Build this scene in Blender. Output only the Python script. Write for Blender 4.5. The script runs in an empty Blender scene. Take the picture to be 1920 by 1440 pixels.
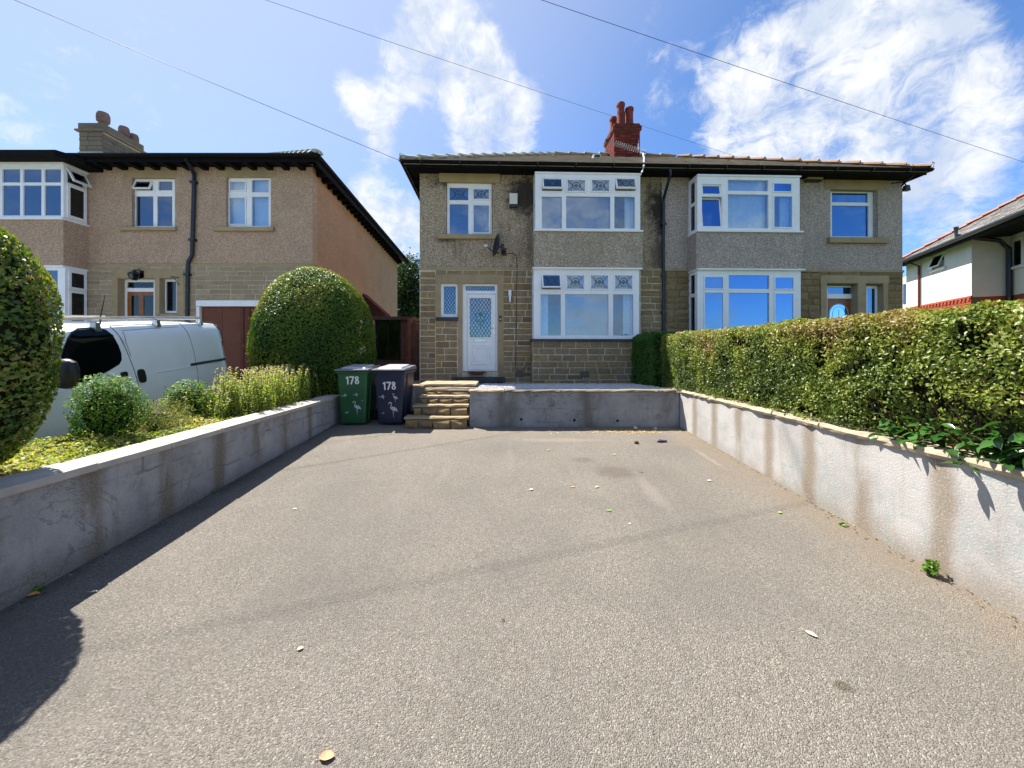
import bpy, bmesh, math, random
import numpy as np
from mathutils import Vector, Matrix, noise as mnoise

sc = bpy.context.scene
col = sc.collection
rng = random.Random(7)
nrg = np.random.default_rng(11)
R = math.radians

# ------------------------------------------------------------------ camera, sky, sun, exposure
EYE = Vector((0.0, 0.0, 1.7))
FPX, CX, HY = 720.0, 950.0, 655.0          # focal length in photo pixels, vanishing point, horizon
cd = bpy.data.cameras.new('camera'); cam = bpy.data.objects.new('camera', cd); col.objects.link(cam)
cam.location = EYE; cam.rotation_euler = (R(90), 0, 0)
cd.sensor_width = 36; cd.lens = FPX / 1920 * 36
cd.shift_x = (960 - CX) / 1920; cd.shift_y = -(720 - HY) / 1920
cd.clip_start = 0.05; cd.clip_end = 3000
sc.camera = cam

SUN = Vector((-0.52, 0.40, 1.0)).normalized()
sl = bpy.data.lights.new('sun', 'SUN'); so = bpy.data.objects.new('sun', sl); col.objects.link(so)
sl.energy = 4.8; sl.angle = R(0.53); sl.color = (1.0, 0.94, 0.85)
so.rotation_euler = SUN.to_track_quat('Z', 'Y').to_euler()

def ray(px, py): return Vector(((px - CX) / FPX, 1.0, (HY - py) / FPX))
def at(px, py, Y): return EYE + ray(px, py) * Y           # point at depth Y
def pl(M, px, py, v=0.0):                                 # point where the ray meets local plane y = v
    I = M.inverted(); o = I @ EYE; d = I.to_3x3() @ ray(px, py)
    return o + d * ((v - o.y) / d.y)

world = bpy.data.worlds.new('World'); sc.world = world; world.use_nodes = True
nt = world.node_tree; nt.nodes.clear()
class NG:                                                 # tiny node graph helper
    def __init__(s, tree): s.t = tree
    def n(s, typ, **k):
        nd = s.t.nodes.new(typ)
        for a, b in k.items(): setattr(nd, a, b)
        return nd
    def put(s, sock, v):
        if isinstance(v, bpy.types.NodeSocket): s.t.links.new(v, sock)
        elif v is not None:
            if sock.type == 'RGBA' and len(v) == 3: v = (*v, 1)
            sock.default_value = v
    def m(s, op, a, b=None, c=None, clamp=False):
        nd = s.n('ShaderNodeMath', operation=op, use_clamp=clamp)
        for i, v in enumerate((a, b, c)):
            if v is not None: s.put(nd.inputs[i], v)
        return nd.outputs[0]
    def v(s, op, a, b=None):
        nd = s.n('ShaderNodeVectorMath', operation=op)
        s.put(nd.inputs[0], a)
        if b is not None: s.put(nd.inputs[3] if op == 'SCALE' else nd.inputs[1], b)
        return nd.outputs['Value'] if op in ('DOT_PRODUCT', 'LENGTH', 'DISTANCE') else nd.outputs[0]
    def noise(s, vec, scale, detail=3, rough=0.55, dist=0.0, out=0):
        nd = s.n('ShaderNodeTexNoise'); s.put(nd.inputs['Vector'], vec)
        nd.inputs['Scale'].default_value = scale; nd.inputs['Detail'].default_value = detail
        nd.inputs['Roughness'].default_value = rough; nd.inputs['Distortion'].default_value = dist
        return nd.outputs[out]
    def vor(s, vec, scale, feature='F1', out='Distance'):
        nd = s.n('ShaderNodeTexVoronoi', feature=feature); s.put(nd.inputs['Vector'], vec)
        nd.inputs['Scale'].default_value = scale
        return nd.outputs[out]
    def ramp(s, fac, stops):
        nd = s.n('ShaderNodeValToRGB'); e = nd.color_ramp.elements
        while len(e) < len(stops): e.new(0.5)
        for i, (p, c) in enumerate(stops):
            e[i].position = p; e[i].color = (*c, 1) if len(c) == 3 else c
        s.put(nd.inputs[0], fac); return nd.outputs[0]
    def ss(s, x, a, b):                                   # smoothstep a..b
        nd = s.n('ShaderNodeMapRange', interpolation_type='SMOOTHSTEP')
        s.put(nd.inputs[0], x); nd.inputs[1].default_value = a; nd.inputs[2].default_value = b
        return nd.outputs[0]
    def mix(s, f, a, b, mode='MIX'):
        nd = s.n('ShaderNodeMix', data_type='RGBA', blend_type=mode)
        s.put(nd.inputs[0], f); s.put(nd.inputs[6], a); s.put(nd.inputs[7], b); return nd.outputs[2]
    def mapping(s, vec, scale=(1, 1, 1), rot=(0, 0, 0), loc=(0, 0, 0)):
        nd = s.n('ShaderNodeMapping'); s.put(nd.inputs[0], vec)
        nd.inputs['Scale'].default_value = scale; nd.inputs['Rotation'].default_value = rot; nd.inputs['Location'].default_value = loc
        return nd.outputs[0]

g = NG(nt)
sky = g.n('ShaderNodeTexSky', sky_type='NISHITA', sun_disc=False)
sky.sun_elevation = math.asin(SUN.z); sky.sun_rotation = math.atan2(SUN.x, SUN.y)
sky.air_density = 1.0; sky.dust_density = 0.25; sky.ozone_density = 2.0; sky.altitude = 200
tc = g.n('ShaderNodeTexCoord'); D = tc.outputs['Generated']
D = g.v('NORMALIZE', D)
# clouds: fair-weather puffs at fixed directions of the sky, torn by noise, and unseen cover behind, thickened to brighten the shaded house fronts
BLOBS = [(835, 40, 56, .8), (755, 125, 34, .85), (895, 95, 42, .85), (815, 105, 42, .75), (885, 250, 40, .75), (940, 215, 38, .6), (870, 165, 22, .5), (684, 190, 30, .72), (650, 165, 24, .7), (738, 185, 24, .75), (940, 140, 26, .6), (960, 260, 40, .85), (1000, 180, 26, .6), (895, 285, 40, .6),
         (705, 245, 26, .66), (722, 280, 22, .6), (800, 60, 48, .6), (860, 140, 40, .5), (690, 370, 42, .9), (760, 420, 45, .9), (730, 480, 40, .9), (1330, 90, 50, .45), (1450, 110, 70, .6), (1600, 130, 90, .75),
         (1560, 220, 100, .9), (1700, 220, 80, .75), (1390, 240, 60, .75), (1770, 120, 60, .5), (1210, 60, 40, .4), (1650, 20, 70, .6), (1850, 200, 50, .5), (1480, 260, 60, .8), (1640, 270, 70, .8),
         (1770, 420, 80, .45), (1240, 190, 40, .45), (1840, 330, 70, .5), (60, 280, 70, .35), (280, 60, 120, .28), (100, 160, 120, .28)]
tot = None
for (bx, by, br, bw) in BLOBS:
    d = ray(bx, by); ca = 1 / d.length; d.normalize()
    s2 = (br / FPX * ca) ** 2
    e = g.m('EXPONENT', g.m('MULTIPLY', g.m('SUBTRACT', g.v('DOT_PRODUCT', D, tuple(d)), 1.0), 1.0 / s2))
    tot = g.m('MULTIPLY', e, bw) if tot is None else g.m('MULTIPLY_ADD', e, bw, tot)
tot = g.m('MINIMUM', tot, 1.0)
warp = g.v('ADD', D, g.v('SCALE', g.v('SUBTRACT', g.noise(D, 9, 3, out=1), (.5, .5, .5)), .10))
n1 = g.noise(warp, 15, 12, .68)
n2 = g.noise(g.mapping(warp, (3, 3, 9), (0, R(35), 0)), 5.0, 7, .65)
nn = g.m('ADD', g.m('MULTIPLY', n1, .65), g.m('MULTIPLY', n2, .35))
behind = g.m('SUBTRACT', 1.0, g.ss(g.v('DOT_PRODUCT', D, (0, 1, 0)), -.1, .35))
fill_cover = g.m('MULTIPLY', behind, g.m('MULTIPLY', g.ss(g.noise(D, 2.6, 3), .40, .62), .9))
cov = g.m('MAXIMUM', tot, fill_cover)
mask = g.ss(g.m('ADD', nn, g.m('MULTIPLY', cov, .40)), .665, .98)
mask = g.m('MULTIPLY', mask, g.ss(cov, .02, .35))
shade = g.ss(g.noise(g.v('ADD', warp, (.012, -.01, .03)), 10, 8, .62), .36, .62)
ccol = g.mix(shade, (3.7, 4.2, 5.1), (5.7, 5.8, 5.9))
hz = g.m('MULTIPLY', g.ss(g.v('DOT_PRODUCT', D, tuple(SUN)), .45, 1.0), .55)      # thin veil round the sun
skc = g.mix(1.0, sky.outputs[0], (.66, .88, 1.16), 'MULTIPLY')
skc = g.mix(hz, skc, (4.6, 4.9, 5.4))
skc = g.mix(mask, skc, ccol)
bg = g.n('ShaderNodeBackground'); g.put(bg.inputs[0], skc); bg.inputs[1].default_value = 0.070
wo = g.n('ShaderNodeOutputWorld'); nt.links.new(bg.outputs[0], wo.inputs[0])
world.cycles.sampling_method = 'MANUAL'; world.cycles.sample_map_resolution = 512

vs = sc.view_settings
vs.view_transform = 'Standard'; vs.look = 'None'; vs.gamma = 1.0; vs.use_curve_mapping = False
vs.exposure = 1.38

# ------------------------------------------------------------------ tags and mesh helpers
def tag(o, label=None, cat=None, group=None, kind=None):
    if label: o['label'] = label
    if cat: o['category'] = cat
    if group: o['group'] = group
    if kind: o['kind'] = kind
    return o
def thing(name, label, cat, M=None, group=None):
    o = bpy.data.objects.new(name, None); col.objects.link(o); o.empty_display_size = .2
    if M is not None: o.matrix_world = M if isinstance(M, Matrix) else Matrix.Translation(M)
    return tag(o, label, cat, group)

class MB:
    def __init__(s): s.v = []; s.f = []
    def add(s, vs_, fs_):
        b = len(s.v); s.v += [tuple(p) for p in vs_]; s.f += [tuple(b + i for i in f) for f in fs_]; return s
    def box(s, x0, y0, z0, x1, y1, z1):
        if x0 > x1: x0, x1 = x1, x0
        if y0 > y1: y0, y1 = y1, y0
        if z0 > z1: z0, z1 = z1, z0
        return s.add([(x0,y0,z0),(x1,y0,z0),(x1,y1,z0),(x0,y1,z0),(x0,y0,z1),(x1,y0,z1),(x1,y1,z1),(x0,y1,z1)],
              [(0,3,2,1),(4,5,6,7),(0,1,5,4),(1,2,6,5),(2,3,7,6),(3,0,4,7)])
    def hexa(s, b4, t4):                                   # bottom ring, top ring (counter-clockwise from above)
        return s.add(list(b4) + list(t4), [(0,3,2,1),(4,5,6,7),(0,1,5,4),(1,2,6,5),(2,3,7,6),(3,0,4,7)])
    def prism(s, pts, off):                                # polygon extruded by vector
        n = len(pts); off = Vector(off); p = [Vector(q) for q in pts]
        return s.add(p + [q + off for q in p], [tuple(range(n)), tuple(range(2*n-1, n-1, -1))] + [(i, i+n, (i+1)%n+n, (i+1)%n) for i in range(n)])
    def tube(s, pts, r, n=8, cap=True):
        pts = [Vector(p) for p in pts]; k = len(pts); rs = r if isinstance(r, (list, tuple)) else [r]*k
        rings = []
        for i, p in enumerate(pts):
            t = (pts[min(i+1, k-1)] - pts[max(i-1, 0)]).normalized()
            a = t.cross(Vector((0, 0, 1)) if abs(t.z) < .9 else Vector((1, 0, 0))).normalized(); b = t.cross(a)
            rings.append([p + (a*math.cos(2*math.pi*j/n) + b*math.sin(2*math.pi*j/n))*rs[i] for j in range(n)])
        vs_ = [q for rg in rings for q in rg]
        fs_ = [(i*n+j, (i+1)*n+j, (i+1)*n+(j+1)%n, i*n+(j+1)%n) for i in range(k-1) for j in range(n)]
        if cap: fs_ += [tuple(range(n)), tuple(range(k*n-1, (k-1)*n-1, -1))]
        return s.add(vs_, fs_)
    def lathe(s, prof, c=(0,0,0), n=16, axis='Z'):
        vs_ = []
        for (r, h) in prof:
            for j in range(n):
                a = 2*math.pi*j/n; x, y = r*math.cos(a), r*math.sin(a)
                q = (x, y, h) if axis == 'Z' else ((x, h, y) if axis == 'Y' else (h, x, y))
                vs_.append((q[0]+c[0], q[1]+c[1], q[2]+c[2]))
        k = len(prof)
        fs_ = [(i*n+j, i*n+(j+1)%n, (i+1)*n+(j+1)%n, (i+1)*n+j) for i in range(k-1) for j in range(n)]
        fs_ += [tuple(range(n-1, -1, -1)), tuple(range((k-1)*n, k*n))]
        return s.add(vs_, fs_)
    def holes(s, rect, hs, y0, y1):                        # upright slab (x,z) rect with rectangular holes
        u0, z0, u1, z1 = rect
        us = sorted({u0, u1, *[min(max(h[i], u0), u1) for h in hs for i in (0, 2)]})
        zs = sorted({z0, z1, *[min(max(h[i], z0), z1) for h in hs for i in (1, 3)]})
        def solid(i, j):
            if i < 0 or j < 0 or i >= len(us)-1 or j >= len(zs)-1: return False
            a, b = (us[i]+us[i+1])/2, (zs[j]+zs[j+1])/2
            return not any(h[0] < a < h[2] and h[1] < b < h[3] for h in hs)
        for i in range(len(us)-1):
            for j in range(len(zs)-1):
                if not solid(i, j): continue
                a, b, c, d = us[i], us[i+1], zs[j], zs[j+1]
                s.add([(a,y0,c),(b,y0,c),(b,y0,d),(a,y0,d)], [(0,1,2,3)])
                s.add([(a,y1,c),(b,y1,c),(b,y1,d),(a,y1,d)], [(3,2,1,0)])
                if not solid(i-1, j): s.add([(a,y0,c),(a,y0,d),(a,y1,d),(a,y1,c)], [(0,1,2,3)])
                if not solid(i+1, j): s.add([(b,y0,c),(b,y1,c),(b,y1,d),(b,y0,d)], [(0,1,2,3)])
                if not solid(i, j-1): s.add([(a,y0,c),(a,y1,c),(b,y1,c),(b,y0,c)], [(0,1,2,3)])
                if not solid(i, j+1): s.add([(a,y0,d),(b,y0,d),(b,y1,d),(a,y1,d)], [(0,1,2,3)])
        return s
    def xf(s, M): s.v = [tuple(M @ Vector(p)) for p in s.v]; return s
    def mesh(s, name):
        me = bpy.data.meshes.new(name); me.from_pydata(s.v, [], s.f); me.update(); return me
    def build(s, name, mat, parent=None, smooth=False, bevel=0, fix=False):
        me = s.mesh(name)
        if fix:
            bm = bmesh.new(); bm.from_mesh(me); bmesh.ops.remove_doubles(bm, verts=bm.verts, dist=1e-5)
            bmesh.ops.recalc_face_normals(bm, faces=bm.faces); bm.to_mesh(me); bm.free()
        me.materials.append(mat)
        o = bpy.data.objects.new(name, me); col.objects.link(o)
        if parent is not None: o.parent = parent
        if smooth:
            me.polygons.foreach_set('use_smooth', [True]*len(me.polygons))
            if smooth != 'all':
                try: me.set_sharp_from_angle(angle=R(40))
                except Exception: pass
        if bevel:
            b = o.modifiers.new('bevel', 'BEVEL'); b.width = bevel; b.segments = 2; b.limit_method = 'ANGLE'
        return o

def box(name, mat, b, parent=None, bevel=0, **k): return MB().box(*b).build(name, mat, parent, bevel=bevel, **k)

# ------------------------------------------------------------------ materials
def newmat(name):
    m = bpy.data.materials.new(name); m.use_nodes = True; t = m.node_tree; g = NG(t)
    b = t.nodes['Principled BSDF']; c = g.n('ShaderNodeTexCoord')
    return m, g, b, c.outputs['Object']
def bump(g, b, h, strength=.5, dist=.01):
    n = g.n('ShaderNodeBump'); n.inputs['Strength'].default_value = strength; n.inputs['Distance'].default_value = dist
    g.put(n.inputs['Height'], h); g.t.links.new(n.outputs[0], b.inputs['Normal'])
def setb(b, rough=.6, spec=.4, metal=0):
    b.inputs['Roughness'].default_value = rough; b.inputs['Specular IOR Level'].default_value = spec; b.inputs['Metallic'].default_value = metal

def plain(name, c, rough=.5, spec=.4, var=.12, scale=6, metal=0, bmp=0, bscale=80):
    m, g, b, P = newmat(name); setb(b, rough, spec, metal)
    n = g.noise(P, scale, 4)
    lo = tuple(x*(1-var) for x in c); hi = tuple(min(1, x*(1+var)) for x in c)
    g.put(b.inputs['Base Color'], g.ramp(n, [(.3, lo), (.7, hi)]))
    if bmp: bump(g, b, g.noise(P, bscale, 4), bmp, .01)
    return m

def pebbledash(name, tones, grime=0, gcol=(.03, .028, .025), patches=()):
    m, g, b, P = newmat(name); setb(b, .95, .15)
    v = g.vor(P, 62, out='Color'); sep = g.n('ShaderNodeSeparateColor'); g.put(sep.inputs[0], v)
    c = g.ramp(sep.outputs[0], [(0, tones[0]), (.35, tones[1]), (.7, tones[2]), (1, tones[3])])
    c = g.mix(g.m('MULTIPLY', g.ss(g.noise(P, 26, 3), .4, .75), .55), c, tones[0])
    c = g.mix(g.m('MULTIPLY', g.ss(g.noise(P, 1.3, 5, .6), .42, .72), .38), c, tuple(x*.72 for x in tones[1]))
    c = g.mix(g.m('MULTIPLY', g.ss(g.noise(g.mapping(P, (3, 3, .5)), 1.6, 5, .6), .55, .8), .25), c, tuple(min(1, x*1.25) for x in tones[2]))
    if grime:
        st = g.noise(g.mapping(P, (4.5, 4.5, .55)), 1.5, 6, .6)
        c = g.mix(g.m('MULTIPLY', g.ss(st, .5, .74), grime), c, gcol)
    for (x, z, rx, rz, w) in patches:                       # soot and water stains, eave shade painted in with those near the top
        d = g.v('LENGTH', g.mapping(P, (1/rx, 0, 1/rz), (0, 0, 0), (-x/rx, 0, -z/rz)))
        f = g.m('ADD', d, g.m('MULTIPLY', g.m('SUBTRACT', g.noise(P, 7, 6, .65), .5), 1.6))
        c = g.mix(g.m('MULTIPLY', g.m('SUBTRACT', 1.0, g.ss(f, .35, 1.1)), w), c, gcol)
    g.put(b.inputs['Base Color'], c)
    bump(g, b, g.m('ADD', g.vor(P, 62), g.noise(P, 120, 2)), .9, .012)
    return m

def stone(name, tones, rough=.9, grain=1.0, bmp=.6):
    m, g, b, P = newmat(name); setb(b, rough, .2)
    oi = g.n('ShaderNodeObjectInfo')
    c = g.ramp(oi.outputs['Random'], [(i/(len(tones)-1), t) for i, t in enumerate(tones)])
    off = g.v('ADD', g.v('SCALE', P, .6), g.v('SCALE', oi.outputs['Location'], 1.0))
    c = g.mix(g.m('MULTIPLY', g.ss(g.noise(off, 5, 6, .65), .42, .7), .5*grain), c, tuple(x*.5 for x in tones[0]))
    c = g.mix(g.m('MULTIPLY', g.ss(g.noise(off, 40, 4, .7), .5, .75), .4*grain), c, tuple(min(1, x*1.5) for x in tones[-1]))
    g.put(b.inputs['Base Color'], c)
    bump(g, b, g.noise(off, 22, 6, .7), bmp, .012)
    return m

def garden_wall_mat(name, base, dark, brown, lines=.5, step=.62, axis=1, lb=.25, off=0):
    """cement-rendered block wall: ghosting block joints, rough grain, brown streaks below the coping joints"""
    m, g, b, P = newmat(name); setb(b, .95, .15)
    sx = g.n('ShaderNodeSeparateXYZ'); g.put(sx.inputs[0], P)
    along = sx.outputs[axis]; zz = sx.outputs[2]
    w = g.m('MULTIPLY', g.m('SUBTRACT', g.noise(P, 3.5, 4), .5), .10)
    cmb = g.n('ShaderNodeCombineXYZ'); g.put(cmb.inputs[0], g.m('ADD', along, w)); g.put(cmb.inputs[1], g.m('ADD', zz, w))
    br = g.n('ShaderNodeTexBrick'); g.put(br.inputs[0], cmb.outputs[0])
    br.inputs['Scale'].default_value = 1; br.inputs['Brick Width'].default_value = .46; br.inputs['Row Height'].default_value = .225
    br.inputs['Mortar Size'].default_value = .02; br.inputs['Mortar Smooth'].default_value = 1
    c = g.mix(g.ss(g.noise(P, 1.9, 6, .62), .35, .68), base, tuple(x*.72 for x in base))
    c = g.mix(g.m('MULTIPLY', g.ss(g.noise(P, 4.5, 8, .75), .50, .70), .55), c, dark)
    crack = g.m('SUBTRACT', 1.0, g.ss(g.m('ABSOLUTE', g.m('SUBTRACT', g.noise(P, 1.7, 7, .62, .6), .5)), .0, .012))
    c = g.mix(g.m('MULTIPLY', crack, g.m('MULTIPLY', g.ss(g.noise(P, 1.3, 2), .48, .6), .7)), c, dark)
    ln = g.m('MULTIPLY', br.outputs['Fac'], g.ss(g.noise(P, 2.2, 3), .44, .60))
    c = g.mix(g.m('MULTIPLY', ln, lines), c, dark)
    ph = g.m('FRACT', g.m('ADD', g.m('DIVIDE', g.m('ADD', g.m('ADD', along, -off), g.m('MULTIPLY', g.m('SUBTRACT', g.noise(P, 2.6, 4), .5), .13)), step), .5))
    st = g.m('SUBTRACT', 1.0, g.ss(g.m('ABSOLUTE', g.m('SUBTRACT', ph, .5)), .03, .21))
    st = g.m('MULTIPLY', st, g.ss(g.noise(g.mapping(P, (1, 1, .3)), 3.2, 4), .30, .52))
    drip = g.ss(g.noise(g.mapping(P, (7, 7, .5)), 1.0, 6, .7), .54, .74)
    c = g.mix(g.m('MULTIPLY', drip, .38), c, brown)
    foot = g.m('SUBTRACT', 1.0, g.ss(g.m('SUBTRACT', zz, g.m('MULTIPLY', g.noise(P, 3.0, 5, .65), .25)), .02, .28))
    c = g.mix(g.m('MULTIPLY', foot, .55), c, brown)
    c = g.mix(g.m('MULTIPLY', st, .8), c, brown)
    c = g.mix(g.m('MULTIPLY', g.ss(g.noise(P, 60, 3, .6), .45, .8), .35), c, tuple(min(1, x*1.35) for x in base))
    g.put(b.inputs['Base Color'], c)
    bump(g, b, g.m('ADD', g.noise(P, 75, 5, .7), g.m('MULTIPLY', ln, -lb)), .6, .010)
    return m

def asphalt_mat():
    m, g, b, P = newmat('drive_asphalt'); setb(b, .92, .25)
    sp = g.n('ShaderNodeSeparateColor'); g.put(sp.inputs[0], g.vor(P, 175, out='Color'))
    c = g.ramp(sp.outputs[0], [(0, (.105, .094, .080)), (.35, (.174, .157, .134)), (.7, (.216, .197, .169)), (.93, (.265, .243, .211)), (1, (.40, .37, .32))])
    c = g.mix(g.m('MULTIPLY', g.ss(g.noise(P, 60, 3, .6), .45, .7), .4), c, (.115, .102, .084))
    c = g.mix(g.m('MULTIPLY', g.ss(g.noise(P, .9, 6, .62), .36, .70), .45), c, (.125, .115, .105))
    c = g.mix(g.m('MULTIPLY', g.ss(g.noise(g.mapping(P, (1.6, .35, 1), (0, 0, R(18))), 1.6, 6, .65, .5), .52, .8), .22), c, (.30, .27, .235))
    sx = g.n('ShaderNodeSeparateXYZ'); g.put(sx.inputs[0], P)
    wob = g.m('MULTIPLY', g.m('SUBTRACT', g.noise(P, 2.4, 5, .65), .5), 1.1)
    edge = g.ss(g.m('ADD', sx.outputs[0], wob), 2.35, 3.1)          # washed-in soil along the right-hand wall
    c = g.mix(g.m('MULTIPLY', edge, .6), c, (.20, .155, .11))
    far = g.ss(g.m('ADD', sx.outputs[1], wob), 5.4, 6.7)
    c = g.mix(g.m('MULTIPLY', far, .35), c, (.27, .22, .165))
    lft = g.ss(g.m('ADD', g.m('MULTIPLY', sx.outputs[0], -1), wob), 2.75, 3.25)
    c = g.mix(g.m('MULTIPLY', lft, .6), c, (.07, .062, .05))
    for (px, py, rx, ry, w, cc) in STAINS:                          # oil and damp marks
        Yg = EYE.z*FPX/(py - 616); X = (px - CX)/FPX*Yg
        d = g.v('LENGTH', g.mapping(P, (1/rx, 1/ry, 0), (0, 0, 0), (-X/rx, -Yg/ry, 0)))
        d = g.m('ADD', d, g.m('MULTIPLY', g.m('SUBTRACT', g.noise(P, 9, 5, .65), .5), 1.3))
        c = g.mix(g.m('MULTIPLY', g.m('SUBTRACT', 1.0, g.ss(d, .4, 1.15)), w), c, cc)
    g.put(b.inputs['Base Color'], c)
    h = g.m('ADD', g.m('MULTIPLY', g.vor(P, 175), -1.0), g.m('MULTIPLY', g.noise(P, 85, 4, .65), 1.0))
    bump(g, b, h, .8, .009)
    return m
STAINS = [(1155, 885, .28, .22, .6, (.11, .09, .075)), (1095, 862, .16, .12, .5, (.12, .10, .085)), (1583, 1287, .045, .035, .7, (.08, .06, .04)),
          (1225, 925, .10, .5, .22, (.36, .32, .27)), (1050, 825, .7, .12, .3, (.34, .29, .23)), (1330, 860, .05, .45, .25, (.38, .34, .28)),
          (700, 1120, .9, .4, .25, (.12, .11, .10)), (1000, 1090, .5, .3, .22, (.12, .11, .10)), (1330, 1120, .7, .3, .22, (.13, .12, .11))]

def leafmat(name, cols, trans=.3, rough=.45, spec=.4):
    m, g, b, P = newmat(name); setb(b, rough, spec)
    a = g.n('ShaderNodeAttribute', attribute_name='tone')
    c = g.ramp(a.outputs['Fac'], [(i/(len(cols)-1), q) for i, q in enumerate(cols)])
    g.put(b.inputs['Base Color'], c)
    tr = g.n('ShaderNodeBsdfTranslucent'); g.put(tr.inputs[0], g.mix(1.0, c, (1.5, 1.5, .6), 'MULTIPLY'))
    mx = g.n('ShaderNodeMixShader'); mx.inputs[0].default_value = trans
    g.t.links.new(b.outputs[0], mx.inputs[1]); g.t.links.new(tr.outputs[0], mx.inputs[2])
    g.t.links.new(mx.outputs[0], g.t.nodes['Material Output'].inputs[0])
    return m

def glassmat(name, tint=(.80, .88, .92), refl=.20, rcol=(.58, .72, .90), wav=.03, fs=1.0):
    m = bpy.data.materials.new(name); m.use_nodes = True; g = NG(m.node_tree); m.node_tree.nodes.clear()
    P = g.n('ShaderNodeTexCoord').outputs['Object']
    bp = g.n('ShaderNodeBump'); bp.inputs['Strength'].default_value = wav; bp.inputs['Distance'].default_value = .05
    g.put(bp.inputs['Height'], g.noise(P, 1.3, 2))
    t = g.n('ShaderNodeBsdfTransparent'); g.put(t.inputs[0], tint)
    s = g.n('ShaderNodeBsdfGlossy'); g.put(s.inputs[0], rcol); s.inputs['Roughness'].default_value = .02
    g.t.links.new(bp.outputs[0], s.inputs['Normal'])
    f = g.n('ShaderNodeFresnel'); f.inputs[0].default_value = 1.5
    mx = g.n('ShaderNodeMixShader'); g.put(mx.inputs[0], g.m('MULTIPLY_ADD', f.outputs[0], fs, refl, clamp=True))
    g.t.links.new(t.outputs[0], mx.inputs[1]); g.t.links.new(s.outputs[0], mx.inputs[2])
    o = g.n('ShaderNodeOutputMaterial'); g.t.links.new(mx.outputs[0], o.inputs[0])
    return m

M_ = {}
M_['upvc'] = plain('white_upvc', (.86, .865, .87), .3, .5, .04)
M_['glass'] = glassmat('window_glass')
M_['glass_deep'] = glassmat('window_glass_deep', (.5, .66, .85), .32, (.28, .58, 1.0))
M_['glass_dark'] = glassmat('dark_glass', (.22, .27, .30), .03, (.8, .9, 1))
M_['glass_tint'] = glassmat('tinted_van_glass', (.06, .07, .08), .01, (.6, .7, .75), .02, .22)
M_['lead'] = plain('lead_came', (.05, .055, .06), .5)
M_['jewel'] = plain('coloured_glass_green', (.015, .13, .12), .12, .7)
M_['jewel_red'] = plain('coloured_glass_red', (.16, .02, .05), .12, .7)
M_['etched'] = plain('etched_glass', (.30, .42, .50), .35, .5)
M_['black'] = plain('black_plastic', (.012, .013, .017), .4, .5, .3)
M_['blackpaint'] = plain('black_painted_timber', (.006, .006, .007), .8, .12, .4, 9)
M_['pipe'] = plain('downpipe_paint', (.012, .016, .028), .35, .5, .3)
M_['curtain'] = plain('pale_curtain', (.74, .80, .83), .9, .1, .08, 14)
M_['curtain_lilac'] = plain('lilac_curtain', (.50, .47, .58), .9, .1, .1, 14)
M_['blind'] = plain('window_blind', (.80, .86, .88), .9, .1, .06, 20)
M_['room'] = plain('room_surface', (.36, .35, .33), .95, .1, .1)
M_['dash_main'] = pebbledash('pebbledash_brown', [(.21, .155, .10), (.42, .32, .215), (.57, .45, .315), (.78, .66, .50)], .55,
    patches=[(6.05, 5.2, .55, .9, .95), (5.95, 4.0, .35, .8, .6), (2.6, 5.5, .6, .65, .92), (.95, 5.85, .9, .28, .8), (.62, 4.42, .3, .14, .6), (2.75, 4.5, .25, .9, .45)])  # upper patches carry eave shade along with the soot
M_['dash_bay'] = pebbledash('pebbledash_bay', [(.25, .20, .14), (.43, .35, .26), (.56, .47, .36), (.74, .66, .55)], .18)
M_['dash_grey'] = pebbledash('pebbledash_grey', [(.25, .20, .165), (.45, .37, .32), (.57, .475, .42), (.73, .64, .575)], .12, (.16, .13, .09))
M_['dash_pink'] = pebbledash('pebbledash_pink', [(.33, .215, .14), (.50, .345, .24), (.60, .43, .31), (.72, .56, .43)], .10, (.2, .15, .11))
M_['dash_orange'] = pebbledash('pebbledash_orange', [(.36, .215, .125), (.49, .31, .19), (.55, .36, .235), (.62, .44, .31)], .06, (.2, .12, .07))
M_['stone_main'] = stone('buff_stone', [(.20, .135, .068), (.34, .24, .115), (.25, .185, .11), (.39, .275, .125), (.28, .21, .135), (.35, .255, .13), (.17, .125, .08)])
M_['stone_neigh'] = stone('dark_buff_stone', [(.21, .145, .07), (.30, .215, .11), (.26, .19, .105), (.34, .245, .125)], bmp=1.0)
M_['stone_left'] = stone('grey_buff_stone', [(.29, .225, .145), (.37, .29, .19), (.33, .26, .17), (.42, .335, .22)])
M_['dressed'] = stone('dressed_sandstone', [(.36, .275, .16), (.40, .31, .185)], grain=.8, bmp=.25)
M_['dressed_yellow'] = stone('yellow_sandstone', [(.40, .31, .165), (.42, .33, .18)], grain=.5, bmp=.25)
M_['weathered'] = stone('weathered_stone', [(.17, .15, .115), (.23, .20, .15), (.20, .175, .13)], .9)
M_['aerial_metal'] = plain('dull_aerial_metal', (.20, .20, .21), .5, .4, .1, 8, .6)
M_['glass_net'] = glassmat('curtained_glass', (.92, .97, 1.0), .10, (.6, .78, 1.0), .02, .7)
M_['sill_dark'] = plain('dark_stone_sill', (.055, .055, .065), .7, .3, .3, 5, bmp=.3)
M_['mortar'] = plain('pale_mortar', (.58, .50, .37), .95, .1, .2, 9, bmp=.4)
M_['mortar_dark'] = plain('dark_mortar', (.15, .12, .075), .95, .1, .25, 9, bmp=.4)
M_['mortar_left'] = plain('buff_mortar', (.52, .45, .32), .95, .1, .2, 9, bmp=.4)
M_['slate'] = stone('roof_slate', [(.24, .20, .155), (.34, .29, .23), (.29, .25, .20), (.40, .345, .275)], .85)
M_['slate_lit'] = stone('pale_roof_slate', [(.26, .245, .23), (.32, .30, .28)], .85)
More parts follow.
